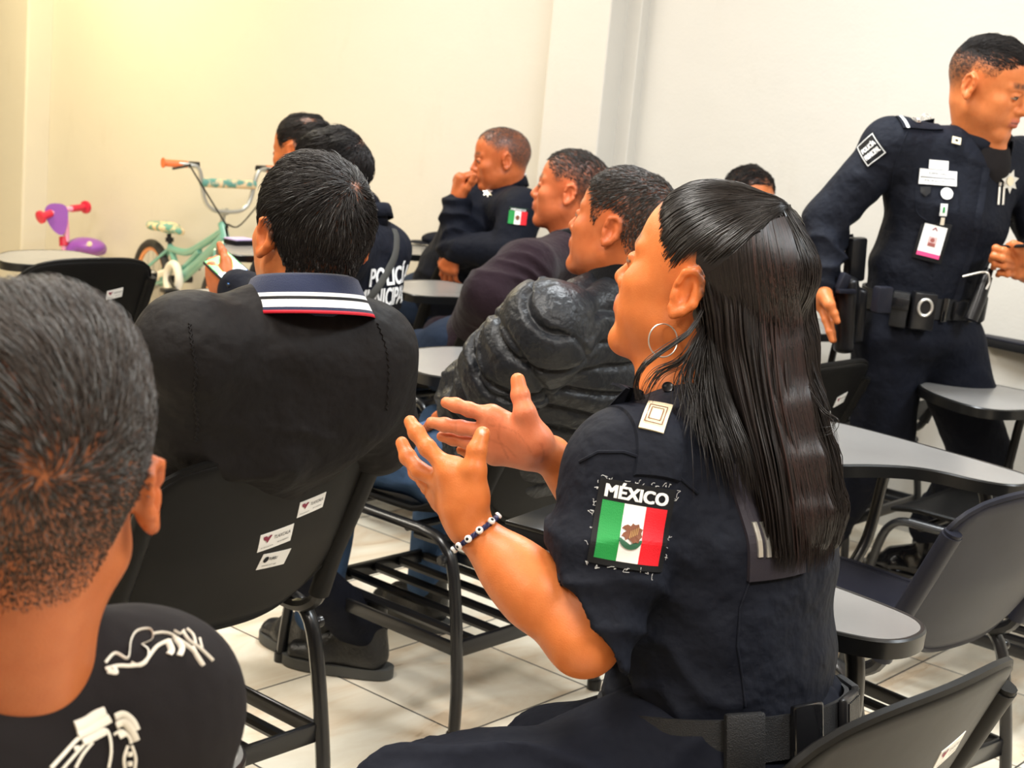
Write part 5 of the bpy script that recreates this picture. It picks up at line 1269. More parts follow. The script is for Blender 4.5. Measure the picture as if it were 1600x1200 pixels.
# ---------------- slick-haired man beyond him
BH = dict(n=4000, line=dict(back=-.07, side=.05, burn=.01), fade=.012, cover=.97, col=(.014, .011, .010), rad=.0011, seed=8, lift=.3, S=6, len=lambda X, q: np.interp(X[:, 2], [-.06, 0, .06], [.010, .02, .045]), flow=lambda X, N: np.stack([.3+0*X[:, 0], -1+0*X[:, 0], .35+0*X[:, 0]], 1))
BD = build_man('slick-haired man farthest back, only his head showing beside the bicycle', P(474, 241, 4.95), 62, 10, 2, 1.04, dirB, seat(3.50, 4.05), 'navy2', 'darkjeans', 1., hair=BH, nk=P(500, 304, 5.02), h=.005, hb=.008, arms=dict(shL=P(492, 345, 4.95), elL=P(480, 430, 4.95), wrL=P(462, 440, 5.05)))
# ---------------- person hidden behind the woman
HD = build_man('dark-haired person against the back wall mostly hidden behind the ponytailed head', P(1168, 318, 5.05), 200, 8, 0, 1.0, dirB, seat(4.30, 3.02), 'navy2', 'darkjeans', 1., hair=dict(n=3000, line=dict(back=-.07, side=.05, front=.075), fade=.01, cover=.97, col=(.014, .011, .010), rad=.0011, seed=9, lift=.3, S=5, len=lambda X, q: np.interp(X[:, 2], [-.06, 0, .06], [.01, .02, .035]), flow=lambda X, N: np.stack([1+0*X[:, 0], .3+0*X[:, 0], .1+0*X[:, 0]], 1)), nk=P(1172, 392, 5.1), h=.005, hb=.008)
# ---------------- close man at the left edge
def tee_hair_len(X, q): return np.interp(X[:, 2], [-.06, -.01, .03, .06, .10], [.0022, .0035, .006, .012, .026])
TH = dict(n=26000, line=dict(back=-.062, side=.045, burn=.01), fade=.06, cover=.55, scalp=(.055, .036, .025), col=(.040, .031, .026), grey=.20, rad=.00042, seed=10, lift=.55, S=5, len=tee_hair_len, flow=swirl((.010, -.088, .040), .25, .8))
hT = P(40, 748, 1.02)
T = build_man('man with cropped hair and a printed black T-shirt, back of his head close at left', hT, 14, -6, 2, 1.04, dirB, seat(.62, 1.28), 'tee', 'darkjeans', 1.06, h=.003, head_kw=dict(ear=.88), neck_r=.054, hair=TH, tone=(.44, .130, .040), nk=P(16, 1080, 1.06), hb=.005, collar=False, legs=True, sw=.19, shz=.075,
    arms=dict(shR=P(212, 1112, 1.14), elR=P(235, 1330, 1.16), wrR=P(200, 1400, 1.4), sr=(.064, .060, .05)), knees=(AB(.5, 1.70, .50), AB(.78, 1.70, .50)), topname='shirt')
def t_marks():
    bt, top = T['bt'], T['top']
    def at(x, y):
        h_ = bt.ray_cast(Vector(tuple(CC)), Vector(tuple(nz(ray(x, y))))); return np.array(h_[0]) if h_[0] is not None else None
    pr = MB(); pr2 = MB()
    def stroke(pts, w):
        pp = []
        c0 = smooth_path([np.array([x, y, 0.]) for x, y in pts], 5)
        for q in c0:
            a = at(q[0], q[1])
            if a is not None: pp.append(a-nz(ray(q[0], q[1]))*.0012)
        if len(pp) > 2:
            n_ = -nz(ray(*pts[0])); pr.tube(pp, w*.62/2300, 6, flat=(*nz(np.cross(nz(pp[-1]-pp[0]), n_)), .3))
    # curling ornament on the shoulder
    for pts, w in (([(165, 1035), (180, 1020), (200, 1028), (205, 1000), (215, 985), (235, 983), (238, 998), (222, 1006)], 4), ([(222, 1006), (232, 1015), (230, 1032), (218, 1040), (205, 1035)], 4), ([(165, 1045), (185, 1040), (205, 1040), (225, 1035), (245, 1010), (265, 1000)], 5),
                   ([(238, 990), (255, 988), (270, 992), (285, 1005)], 4), ([(262, 1000), (268, 1015), (264, 1022)], 9), ([(275, 998), (284, 1012), (280, 1024)], 9), ([(270, 995), (292, 1008), (305, 1020), (318, 1040)], 6), ([(285, 985), (295, 1000), (312, 1012), (333, 1032)], 5),
                   ([(292, 982), (302, 992), (306, 1008)], 4), ([(312, 996), (316, 1012)], 3), ([(272, 985), (282, 990), (288, 984)], 4), ([(300, 1010), (308, 1026), (316, 1038)], 7), ([(168, 1048), (182, 1050), (178, 1040)], 7)):
        stroke(pts, w)
    # gloved hands and beads near the bottom
    for pts, w in (([(118, 1135), (135, 1128), (150, 1118), (165, 1112)], 14), ([(122, 1148), (140, 1140), (158, 1130), (172, 1122)], 12), ([(130, 1160), (150, 1150), (165, 1142)], 10), ([(180, 1122), (192, 1118), (205, 1128), (212, 1142)], 13), ([(182, 1135), (194, 1130), (206, 1145), (212, 1158)], 12), ([(186, 1150), (196, 1145)], 9),
                   ([(80, 1200), (100, 1178), (118, 1158), (128, 1150)], 5), ([(95, 1205), (115, 1182), (135, 1160), (150, 1146), (165, 1140), (172, 1152), (174, 1175), (170, 1200)], 4), ([(118, 1200), (130, 1178), (145, 1160)], 4), ([(178, 1148), (190, 1142), (202, 1152), (205, 1162)], 4), ([(200, 1165), (194, 1185), (196, 1205)], 4), ([(206, 1165), (212, 1185), (210, 1205)], 4), ([(112, 1165), (124, 1160), (132, 1168), (120, 1178), (108, 1175), (112, 1165)], 3), ([(203, 1175), (203, 1182)], 7), ([(203, 1190), (203, 1197)], 7), ([(116, 1170), (124, 1168)], 6)):
        stroke(pts, w)
    pr.build('shoulder_print', M['print'], top, world=True); pr2.build('back_print', M['print'], top, world=True)
t_marks()
# ================================================================ STANDING OFFICER
def build_officer():
    f = nz(np.array([.5, -.866, 0])); r = np.cross(f, UP)
    hc = P(1545, 137, 3.95); R = rotm(-130, 16, 4); sc = 1.08
    root = person_root('standing officer in long-sleeved navy uniform with badges, duty belt and hanging ID card', P(1420, 700, 4.3))
    nk = P(1533, 226, 4.02); yok = P(1515, 262, 4.04); che = P(1480, 335, 4.06); wai = P(1446, 420, 4.09); pel = P(1432, 500, 4.12)
    shR = P(1392, 230, 3.96); shL = P(1597, 258, 4.13); elR = P(1288, 345, 4.0); wrR = P(1285, 452, 3.96); elL = P(1628, 385, 4.15); wrL = P(1606, 425, 3.98)
    hipR = P(1388, 545, 4.12); hipL = P(1480, 545, 4.18); knR = P(1378, 672, 4.20); knL = P(1532, 715, 4.28); anR = P(1262, 868, 4.42); anL = P(1450, 842, 4.68)
    s = Sdf(); head_sdf(s, hc, R, sc, 1.0, 1., 1.05, .004)
    s.cap(hc+R @ np.array([0, -.028, -.045])*sc, nk-UP*.03, .060, .062, .03); s.cap(hc+R @ np.array([0, 0, -.07])*sc, nk+f*.03-UP*.03, .046, .048, .03)
    s.seg(yok, che, r, (.12, .06), (.14, .08), .04); s.seg(che, pel, r, (.13, .08), (.13, .08), .04)
    s.cap(yok, shL, .045, .04, .04); s.cap(yok, shR, .045, .04, .04)
    s.cap(shL, elL, .042, .038, .02); s.cap(elL, wrL, .038, .028, .02); s.cap(shR, elR, .042, .038, .02); s.cap(elR, wrR, .038, .028, .02)
    fg = []
    for pts, rr in (([(1281, 476, 3.95), (1290, 500, 3.93), (1296, 518, 3.92), (1300, 532, 3.92)], .0098), ([(1290, 476, 3.98), (1297, 502, 3.98), (1300, 520, 3.98), (1303, 532, 3.98)], .0098), ([(1297, 476, 4.0), (1304, 500, 4.02), (1306, 514, 4.03), (1307, 526, 4.03)], .0092), ([(1300, 474, 4.03), (1308, 494, 4.05), (1310, 506, 4.06), (1311, 516, 4.06)], .0085), ([(1288, 462, 3.93), (1296, 476, 3.90), (1303, 490, 3.90), (1308, 502, 3.90)], .0115)):
        fg.append(([P(*q) for q in pts], rr))
    hand_sdf(s, wrR, fg, 1.12)
    fg = []
    for i, (pts, rr) in enumerate((([(1588, 398, 3.93), (1568, 392, 3.88), (1556, 388, 3.90), (1553, 396, 3.93)], .0102), ([(1586, 408, 3.93), (1566, 403, 3.88), (1553, 400, 3.90), (1549, 407, 3.93)], .0102), ([(1586, 418, 3.94), (1568, 415, 3.90), (1556, 412, 3.91), (1552, 418, 3.94)], .0098), ([(1588, 428, 3.95), (1574, 428, 3.92), (1563, 426, 3.93), (1559, 430, 3.95)], .0088), ([(1600, 402, 3.92), (1592, 388, 3.89), (1584, 382, 3.88), (1576, 384, 3.89)], .0115))):
        fg.append(([P(*q) for q in pts], rr))
    hand_sdf(s, wrL, fg, 1.12)
    V, F = s.mesh(.0035, 14)
    zf = hairline(back=-.05, side=.060, burn=.03, front=.075, fr=.0)
    col = paint_skin(V, hc, R, sc, (.62, .195, .062), lambda X: np.clip((X[:, 2]-zf(X[:, 1]))/.05, 0, 1)*.93, (.026, .020, .017), .12, (.50, .14, .11))
    body = mk('body', V, F, M['skin'], root, True, True, col=col); bv = bvh_of(V, F)
    short_hair(None, hc, R, sc, bv, root, 11000, zf, lambda X, q: np.interp(X[:, 2], [0, .05, .068, .085, .11], [.0008, .002, .010, .024, .030]), lambda X, N: np.stack([.55+0*X[:, 0], -.35+.2*X[:, 0], .3+0*X[:, 0]], 1), (.016, .013, .012), .0, .0007, 21, .35, S=6)
    # shirt
    t = Sdf()
    t.seg(P(1437, 478, 4.11), wai, r, (.168, .125), (.165, .122), .05); t.seg(wai, che, r, (.165, .122), (.188, .135), .05); t.seg(che, yok, r, (.188, .130), (.15, .095), .05)
    t.cap(nk-UP*.004, shL, .050, .066, .05); t.cap(nk-UP*.004, shR, .050, .068, .05); t.cap(che, shL, .09, .066, .05); t.cap(che, shR, .09, .068, .05)
    t.cap(shR, elR, .067, .062, .02); t.cap(elR, wrR-nz(wrR-elR)*.015, .060, .046, .012); t.cap(shL, elL, .067, .060, .02); t.cap(elL, wrL+nz(elL-wrL)*.03, .060, .044, .012)
    def dsp(X, N):
        d = vnoise(X, 8, 1)*.004+vnoise(X, 20, 2)*.002
        for a, b, q in ((shR, elR, 3), (elR, wrR, 5), (shL, elL, 7)):
            v = nz(b-a); dA = np.linalg.norm(np.cross(X-a, v), axis=1); tt = (X-a) @ v; m = np.clip((.10-dA)/.03, 0, 1)*np.clip((tt+.02)/.05, 0, 1)*np.clip((np.linalg.norm(b-a)+.03-tt)/.04, 0, 1); d = d+m*wrinkle(X, .0045, v+r*.5, 38, q)
        return d+np.clip((che[2]-X[:, 2])/.12, 0, 1)*wrinkle(X, .0040, UP+r*.6, 26, 11)
    top, bt = cloth('shirt', t, M['navy'], root, .0055, dsp, 12, True)
    q = Sdf(); q.seg(pel-UP*.03, P(1436, 478, 4.11), r, (.185, .135), (.170, .125), .04); q.cap(hipR, knR, .108, .088, .05); q.cap(hipL, knL, .108, .084, .05); q.cap(knR, anR, .086, .066, .03); q.cap(knL, anL+UP*.04, .084, .062, .03)
    def dt(X, N):
        d = vnoise(X, 9, 4)*.004
        for a, b, s_ in ((hipR, knR, 2), (hipL, knL, 4), (knL, anL, 6)):
            v = nz(b-a); d = d+.5*wrinkle(X, .005, v+r*.5, 26, s_)
        return d
    cloth('trousers', q, M['navy2'], root, .007, dt)
    shoe('boot', np.array([anL[0], anL[1], .085]), (-.8, .6, 0), M['patent'], root, 1.05, sole=False, boot=.14); shoe('boot', np.array([anR[0], anR[1], .085]), f, M['patent'], root, 1.05, sole=False, boot=.14)
    def at(x, y, d=4.0):
        h_ = bt.ray_cast(Vector(tuple(CC)), Vector(tuple(nz(ray(x, y))))); return np.array(h_[0]) if h_[0] is not None else P(x, y, d)
    def fr(x, y, ang=0, tilt=0.):
        """a frame on the cloth at pixel x,y, text direction turned by ang degrees in the picture"""
        o = at(x, y); n = None
        h_ = bt.ray_cast(Vector(tuple(CC)), Vector(tuple(nz(ray(x, y))))); n = np.array(h_[1]) if h_[0] is not None else -nz(ray(x, y))
        if n @ ray(x, y) > 0: n = -n
        n = nz(n-nz(ray(x, y))*1.2); a = math.radians(ang); w = CM.T @ np.array([math.cos(a), -math.sin(a), 0]); u = nz(w-n*(w @ n)); return o, u, np.cross(n, u)
    # undershirt and collar
    us = Sdf(); us.cap(nk-UP*.06+f*.01, nk+UP*.035+f*.012, .075, .0625, .02); us.cap(nk+f*.03-UP*.05, hc+R @ np.array([0, .0, -.07])*sc-UP*.03, .058, .052, .02); us.plane(nk+UP*.020+f*.012, nz(UP+f*.42)); Vu, Fu = us.mesh(.005); mk('undershirt', Vu, Fu, M['tee'], root, True, True)
    collar_band('collar', nk+UP*.014-f*.004, nz(UP+f*.45), f, [(-.002, -.025), (.003, .01), (.006, .032), (.012, .034), (.018, .020), (.026, -.012)], M['navy'], top, rx=.066, ry=.070, gap=.55)
    pp = [at(x, y)-nz(ray(x, y))*.003 for x, y in ((1540, 262), (1534, 300), (1526, 345), (1516, 390), (1506, 425), (1496, 460), (1490, 478))]
    b_ = MB(); b_.tube(pp, .012, 8, flat=(*np.cross(nz(pp[-1]-pp[0]), -nz(ray(1520, 360))), .25), smooth=3); b_.build('placket', M['navy'], top, world=True)
    # shoulder patch
    o, u, v = fr(1360, 234, 33); pt = lay_patch('shoulder_patch', bt, o, u, v, .062, .070, [M['ink'], M['white']], lambda a, b: 1 if (min(a, 1-a) < .07 or min(b, 1-b) < .06) and not (min(a, 1-a) < .03 or min(b, 1-b) < .03) else 0, top, .003, 32, 34, .003)
    lay_text('lettering', 'POLICÍA', bt, o+v*.010, u, v, .044, .016, M['white'], pt, .0075, .06); lay_text('lettering', 'MUNICIPAL', bt, o-v*.012, u, v, .046, .014, M['white'], pt, .0075, .06)
    # epaulette
    o, u, v = fr(1436, 193, 12); ep = lay_patch('epaulette', bt, o, u, v, .125, .050, [M['navy'], M['white']], lambda a, b: 1 if .08 < a < .16 else 0, top, .004, 26, 8, .004)
    for x, y in ((1430, 190), (1447, 185)):
        o, u, v = fr(x, y, 12)
        for rr in (.0125, .006):
            P_ = drape(bt, o, u, v, [(rr*math.cos(a), rr*math.sin(a)) for a in np.linspace(0, 6.283, 17)[:-1]], .011); b_ = MB(); b_.tube(list(P_), .0014, 6, closed=True); b_.build('rank_ring', M['silver'], ep, world=True)
    o, u, v = fr(1493, 221, -12); lay_patch('collar_pin', bt, o, u, v, .024, .020, [M['cream'], M['ink']], lambda a, b: 1 if .3 < a < .6 and .3 < b < .7 else 0, top, .012, 6, 6, .002)
    # name tags
    o, u, v = fr(1465, 278, -4); nt_ = lay_patch('name_tag', bt, o, u, v, .100, .040, [M['white'], M['ink']], lambda a, b: 1 if (.42 < b < .50 and .05 < a < .95) else 0, top, .004, 24, 14, .003)
    lay_text('lettering', 'OFICIAL', bt, o+v*.010, u, v, .05, .006, M['ink'], nt_, .0085, 0); lay_text('lettering', 'MUNICIPAL', bt, o-v*.010, u, v, .07, .006, M['ink'], nt_, .0085, 0)
    o, u, v = fr(1466, 258, -4); lay_patch('name_tag', bt, o, u, v, .053, .024, [M['white']], lambda a, b: 0, top, .004, 6, 6, .003)
    o, u, v = fr(1479, 303, 0); lay_shape('round_badge', bt, o, u, v, [(.0165*math.cos(a), .0165*math.sin(a)) for a in np.linspace(0, 6.283, 21)[:-1]], M['white'], top, .006)
    o, u, v = fr(1446, 299, 0); lay_shape('dark_shield', bt, o, u, v, [(-.013, .012), (.013, .012), (.013, -.004), (0, -.015), (-.013, -.004)], M['blackmetal'], top, .006)
    o, u, v = fr(1574, 329, 0)
    # lanyard clip and ID card
    o, u, v = fr(1474, 328, -4); lay_patch('lanyard_clip', bt, o, u, v, .018, .032, [M['white'], M['green']], lambda a, b: 1 if .3 < a < .7 and .3 < b < .8 else 0, top, .008, 6, 8, .004)
    o, u, v = fr(1472, 345, -4); lay_patch('lanyard_clip', bt, o, u, v, .010, .020, [M['silver']], lambda a, b: 0, top, .010, 3, 3, .003)
    o = at(1456, 377)-nz(ray(1456, 377))*.012; n_ = -nz(ray(1456, 377)); a = math.radians(-14); w = CM.T @ np.array([math.cos(a), -math.sin(a), 0]); u = nz(w-n_*(w @ n_)); v = np.cross(n_, u); R3 = np.stack([u, n_, v], 1)
    b_ = MB(); b_.box(o, (.078, .005, .108), R3, bev=.006); cd = b_.build('id_card', M['ink'], root, world=True)
    b_ = MB(); b_.box(o+n_*.0032, (.060, .001, .085), R3); b_.build('card_face', M['white'], cd, world=True)
    b_ = MB(); b_.box(o+n_*.0039-v*.037, (.060, .001, .011), R3); b_.build('pink_band', mat('pink_print', (.72, .06, .22), .5), cd, world=True)
    b_ = MB(); b_.box(o+n_*.0039+u*.001-v*.001, (.022, .001, .026), R3); b_.build('portrait_background', mat('pale_pink', (.6, .42, .42), .5), cd, world=True)
    b_ = MB(); b_.lathe(o+n_*.0042+v*.003+u*.001, n_, [(.0058, 0), (.0058, .0006)], 14); b_.box(o+n_*.0046-v*.009+u*.001, (.018, .0008, .009), R3); b_.build('portrait', mat('portrait_print', (.30, .08, .07), .5), cd, world=True)
    b_ = MB(); b_.prism([(-.008, -.002), (0, .007), (.008, -.002), (.004, -.002), (0, .003), (-.004, -.002)], 0, .001, (o+n_*.0036+v*.031, u, v, n_)); b_.build('card_emblem', M['maroonink'], cd, world=True)
    # star badge and pens
    o, u, v = fr(1576, 283, 0); st = [((.034 if k % 2 == 0 else .019)*math.cos(k*math.pi/7+.22), (.034 if k % 2 == 0 else .019)*math.sin(k*math.pi/7+.22)) for k in range(14)]
    sb = lay_shape('star_badge', bt, o, u, v, st, M['silver'], top, .010); lay_shape('star_centre', bt, o, u, v, [(.013*math.cos(a), .013*math.sin(a)) for a in np.linspace(0, 6.283, 17)[:-1]], M['cream'], sb, .012)
    for x in (1562, 1569):
        b_ = MB(); p0 = at(x, 292)-nz(ray(x, 292))*.008; p1 = at(x-2, 320)-nz(ray(x, 320))*.008; b_.tube([p0, p1], .0036, 8); b_.tube([p0+UP*.003, p0+UP*.012], .0042, 8); b_.build('pen', M['silver'], top, world=True)
    for pts in ([(1430, 293), (1432, 330), (1448, 345)], [(1500, 295), (1498, 330)], [(1418, 205), (1400, 250), (1390, 300)]):
        b_ = MB(); b_.tube([at(*p)-nz(ray(*p))*.0005 for p in smooth_path([np.array([*q, 0.])for q in pts], 5) for p in [tuple(p[:2])]], .0022, 6); b_.build('seam', M['navy'], top, world=True)
    # duty belt and what hangs on it
    bc = P(1437, 470, 4.11); bz = nz(wai-pel); r1 = nz(r-bz*(r @ bz)); f1 = np.cross(bz, r1); f1 = f1 if f1 @ f > 0 else -f1; V2 = []; F2 = []; n = 72
    for i in range(n):
        a = 2*math.pi*i/n
        for rr, hh in ((.172, -.028), (.180, -.028), (.180, .028), (.172, .028)): V2.append(bc+r1*rr*math.cos(a)+f1*(rr-.044)*math.sin(a)+bz*hh)
    for i in range(n):
        for k in range(4): F2.append((i*4+k, i*4+(k+1) % 4, ((i+1) % n)*4+(k+1) % 4, ((i+1) % n)*4+k))
    belt = mk('belt', V2, F2, M['belt'], root, False, True)
    def item(name, ang, w, h, dep, m, dz=0, out=.0, extra=None):
        nn = nz(r1*math.cos(ang)*.136+f1*math.sin(ang)*.18); p = bc+r1*(.180+out)*math.cos(ang)+f1*(.136+out)*math.sin(ang)+bz*dz+nn*dep/2; tt = np.cross(bz, nn); R_ = np.stack([tt, nn, bz], 1)
        b_ = MB(); b_.box(p, (w, dep, h), R_, bev=.005); o_ = b_.build(name, m, root, world=True)
        if extra: extra(p, tt, nn, bz, R_, o_)
        return p
    def flap(p, tt, nn, bz, R_, o_):
        b_ = MB(); b_.box(p+nn*.018+bz*.018, (.046, .006, .030), R_, bev=.002); b_.lathe(p+nn*.021+bz*.012, nn, [(.005, 0), (.004, .003)], 12); b_.build('flap', M['blackmetal'], o_, world=True)
    item('magazine_pouch', .62, .045, .095, .030, M['belt'], -.010, 0, flap); 
    item('handcuff_pouch', .95, .062, .10, .040, M['blackmetal'], -.005, .0, lambda p, tt, nn, bz, R_, o_: (lambda b_: (b_.tube([p+nn*.022+tt*.018*math.cos(a)+bz*(.022*math.sin(a)+.012) for a in np.linspace(0, 6.28, 21)[:-1]], .004, 8, closed=True), b_.build('handcuff', M['silver'], o_, world=True)))(MB()))
    item('belt_keeper', 1.35, .020, .066, .008, M['patent']); item('belt_keeper', 1.95, .020, .066, .008, M['patent'])
    item('buckle', 1.65, .060, .052, .012, M['blackmetal']); item('belt_pouch', 2.35, .05, .07, .02, M['belt'])
    # baton holder at his left hip
    b_ = MB(); b_.tube([P(1516, 500, 3.98), P(1528, 470, 3.98), P(1541, 432, 3.98)], [.020, .021, .018], 12); b_.tube([P(1541, 434, 3.98), P(1546, 420, 3.98)], [.013, .012], 10); b_.build('baton_holder', M['blackmetal'], root, world=True)
    # holster with pistol grip, radio above
    hs = Sdf(); hs.seg(P(1322, 440, 3.98), P(1318, 545, 4.0), r, (.028, .040), (.022, .034), .02); hs.seg(P(1338, 455, 4.0), P(1335, 530, 4.02), r, (.020, .04), (.018, .03), .02); V, F = hs.mesh(.006); ho = mk('holster', V, F, M['blackmetal'], root, True, True)
    b_ = MB(); b_.box(P(1317, 441, 3.93), (.030, .022, .050), rotm(30, 0, 20), bev=.006); b_.box(P(1322, 455, 3.93), (.06, .018, .012), rotm(30, 0, 0), bev=.003); b_.build('pistol_grip', M['greyplastic'], ho, world=True)
    b_ = MB(); b_.box(P(1336, 405, 4.02), (.055, .035, .12), rotm(30, 0, -4), bev=.008); b_.tube([P(1332, 382, 4.02), P(1330, 366, 4.02)], .006, 8); b_.build('radio', M['blackmetal'], root, world=True)
    b_ = MB(); b_.box(P(1378, 468, 3.90), (.05, .03, .07), rotm(30, 0, 0), bev=.006); b_.build('taser_pouch', M['greyplastic'], root, world=True)
    b_ = MB(); b_.tube([P(1504, 432, 3.95), P(1540, 425, 3.93), P(1546, 440, 3.93), P(1541, 452, 3.93)], .003, 8, smooth=4); b_.build('key_clip', M['silver'], root, world=True)
    return root
OFF = build_officer()
b_ = MB(); b_.box((0, 0, 0), (.075, .009, .15), bev=.004); ph = b_.build('phone', M['ink'])
_n = nz(P(1590, 380, 3.9)-CC); ph.location = tuple(P(1600, 384, 3.89)); ph.rotation_euler = (math.radians(80), 0, math.radians(50)); tag(ph, 'black phone held in the standing officer\'s hand at the right edge', 'phone')
# ================================================================ BICYCLE, SCOOTER, THINGS ON THE BOARDS
def build_bike():
    rc = G(233, 516); db = nz(-dirB*math.cos(.225)-dirA*math.sin(.225)); sd = np.cross(UP, db)   # sd: the bicycle's left
    root = empty('bicycle', rc, 0, 'mint green child bicycle with orange grips leaning by the back wall', 'bicycle')
    def pl(x, y):   # where a line of sight meets the bicycle's own plane
        q = ray(x, y); t = ((rc-CC) @ sd)/(q @ sd); return CC+q*t
    mint = mat('mint_paint', (.16, .40, .34), .3, coat=.5); org = mat('orange_rubber', (.72, .17, .05), .55); tire = mat('black_tyre', (.03, .028, .028), .8, bump=[(200, .002)]); wp = mat('white_plastic', (.78, .76, .70), .4); gr = mat('grey_steel', (.42, .43, .42), .3, .6)
    pat = mat('patterned_vinyl', (.72, .55, .35), .5, var=(26, (.10, .28, .25), .06)); org2 = mat('orange_rim', (.80, .32, .12), .4)
    W = .245; C0 = rc+UP*W; C1 = rc+db*.88+UP*W
    for c in (C0, C1):
        ring = lambda r_: [c+(db*math.cos(a)+UP*math.sin(a))*r_ for a in np.linspace(0, 2*math.pi, 49)[:-1]]
        b = MB(); b.tube(ring(W-.022), .022, 10, closed=True); w = b.build('wheel', tire, root, world=True)
        b = MB(); b.tube(ring(W-.050), .011, 8, closed=True, flat=(*sd, 1.0)); b.build('rim', org2, w, world=True)
        b = MB()
        for k in range(20):
            a = k*math.pi/10; b.tube([c+sd*(.02 if k % 2 else -.02), c+(db*math.cos(a)+UP*math.sin(a))*(W-.05)], .0016, 4)
        b.lathe(c-sd*.045, sd, [(.010, 0), (.022, .012), (.018, .03), (.018, .06), (.022, .078), (.010, .09)], 14); b.build('spokes', gr, w, world=True)
    seatT = pl(266, 384); bb = pl(282, 436); ht = pl(347, 349); hb = pl(353, 374)
    b = MB(); b.tube([seatT, bb], .016, 12); b.tube([pl(266, 388), pl(292, 394), pl(318, 381), pl(350, 360)], .019, 12, smooth=5); b.tube([bb, pl(316, 406), pl(352, 370)], .026, 12, smooth=4)
    b.tube([pl(283, 424), pl(312, 392)], .015, 12); b.tube([ht, hb], .021, 12)
    for s_ in (-1, 1):
        b.tube([seatT+UP*-.01+sd*.0, C0+sd*.055*s_+UP*.07, C0+sd*.055*s_], .009, 8); b.tube([bb, C0+sd*.055*s_], .010, 8)
    b.build('frame', mint, root, world=True)
    b = MB()
    for s_ in (-1, 1): b.tube([hb-UP*.01, hb+sd*.05*s_+(C1-hb)*.15, C1+sd*.05*s_], .012, 8)
    b.build('fork', mint, root, world=True)
    st = pl(264, 366); b = MB(); b.tube([seatT, st], .012, 10); b.tube([pl(265, 378), pl(265, 371)], .022, 12); b.build('seat_post', M['blackmetal'], root, world=True)
    s = Sdf(); s.seg(st+UP*.03-db*.10, st+UP*.035+db*.02, sd, (.085, .026), (.06, .026), .03); s.seg(st+UP*.035, st+UP*.03+db*.15, sd, (.05, .024), (.022, .018), .02); s.cap(st-db*.13+UP*.03-sd*.05, st-db*.13+UP*.03+sd*.05, .022, None, .03); V, F = s.mesh(.007); mk('saddle', V, F, pat, root, True, True)
    stem = pl(350, 330); b = MB(); b.tube([ht, stem], .013, 10); b.tube([stem-db*.0, stem+db*.03], .017, 10); b.build('stem', gr, root, world=True)
    c = stem+db*.03; gl = c+UP*.215; b = MB()
    L1 = [c, c+sd*.075+UP*.01, c+sd*.12+UP*.06, c+sd*.15+UP*.19, c+sd*.20+UP*.215-db*.01, c+sd*.31+UP*.215-db*.05]
    R1 = [c, c-sd*.075+UP*.01, c-sd*.12+UP*.06, c-sd*.15+UP*.19, c-sd*.20+UP*.215-db*.01, c-sd*.31+UP*.215-db*.05]
    b.tube(L1, .011, 10, smooth=5); b.tube(R1, .011, 10, smooth=5); b.build('handlebar', gr, root, world=True)
    b = MB(); b.tube([c+sd*.14+UP*.135, c-sd*.14+UP*.135], .022, 12); b.build('bar_pad', pat, root, world=True)
    for L_, s_ in ((L1, 1), (R1, -1)):
        e = L_[-1]; b = MB(); b.tube([e-sd*.105*s_+db*.03, e], .017, 12); b.tube([e, e+sd*.006*s_], .024, 12); b.build('grip', org, root, world=True)
        e2 = e-sd*.11*s_+db*.032; b = MB(); b.tube([e2, e2-sd*.05*s_+db*.01], .016, 10); b.tube([e2+db*.02, e2+db*.045+sd*.05*s_-UP*.01, e2+db*.05+sd*.10*s_-UP*.02], .006, 8); b.build('brake_lever', M['blackmetal'], root, world=True)
        b = MB(); b.tube([e2+db*.01, e2+db*.10-UP*.05, c+db*.08-UP*.05+sd*.04*s_, ht+db*.05+UP*.0, hb+db*.02], .004, 6, smooth=6); b.build('brake_cable', M['ink'], root, world=True)
    cg = bb-sd*0; b = MB(); g_ = cg-sd*.0
    ring = [bb+sd*-.04+(db*math.cos(a)+UP*math.sin(a))*.075 for a in np.linspace(0, 2*math.pi, 37)[:-1]]; b.tube(ring, .022, 10, closed=True, flat=(*sd, 1.)); b.tube([bb-sd*.04-db*.07+UP*.03, C0-sd*.045+UP*.03], .018, 8); b.build('chain_guard', wp, root, world=True)
    b = MB(); b.lathe(bb-sd*.06, sd, [(.02, 0), (.02, .12)], 12)
    for s_ in (-1, 1):
        b.tube([bb+sd*.06*s_, bb+sd*.065*s_+(db*-.10+UP*.045)*s_], .009, 8); p = bb+sd*.10*s_+(db*-.10+UP*.045)*s_; b.box(p, (.07, .08, .022), np.stack([db, sd, UP], 1), bev=.004)
    b.build('crank_and_pedals', M['blackmetal'], root, world=True)
    # kickstand keeps it upright
    b = MB(); b.tube([pl(270, 440), rc+db*.30+sd*-.18+UP*.006], .007, 8); b.build('kickstand', M['blackmetal'], root, world=True)
build_bike()
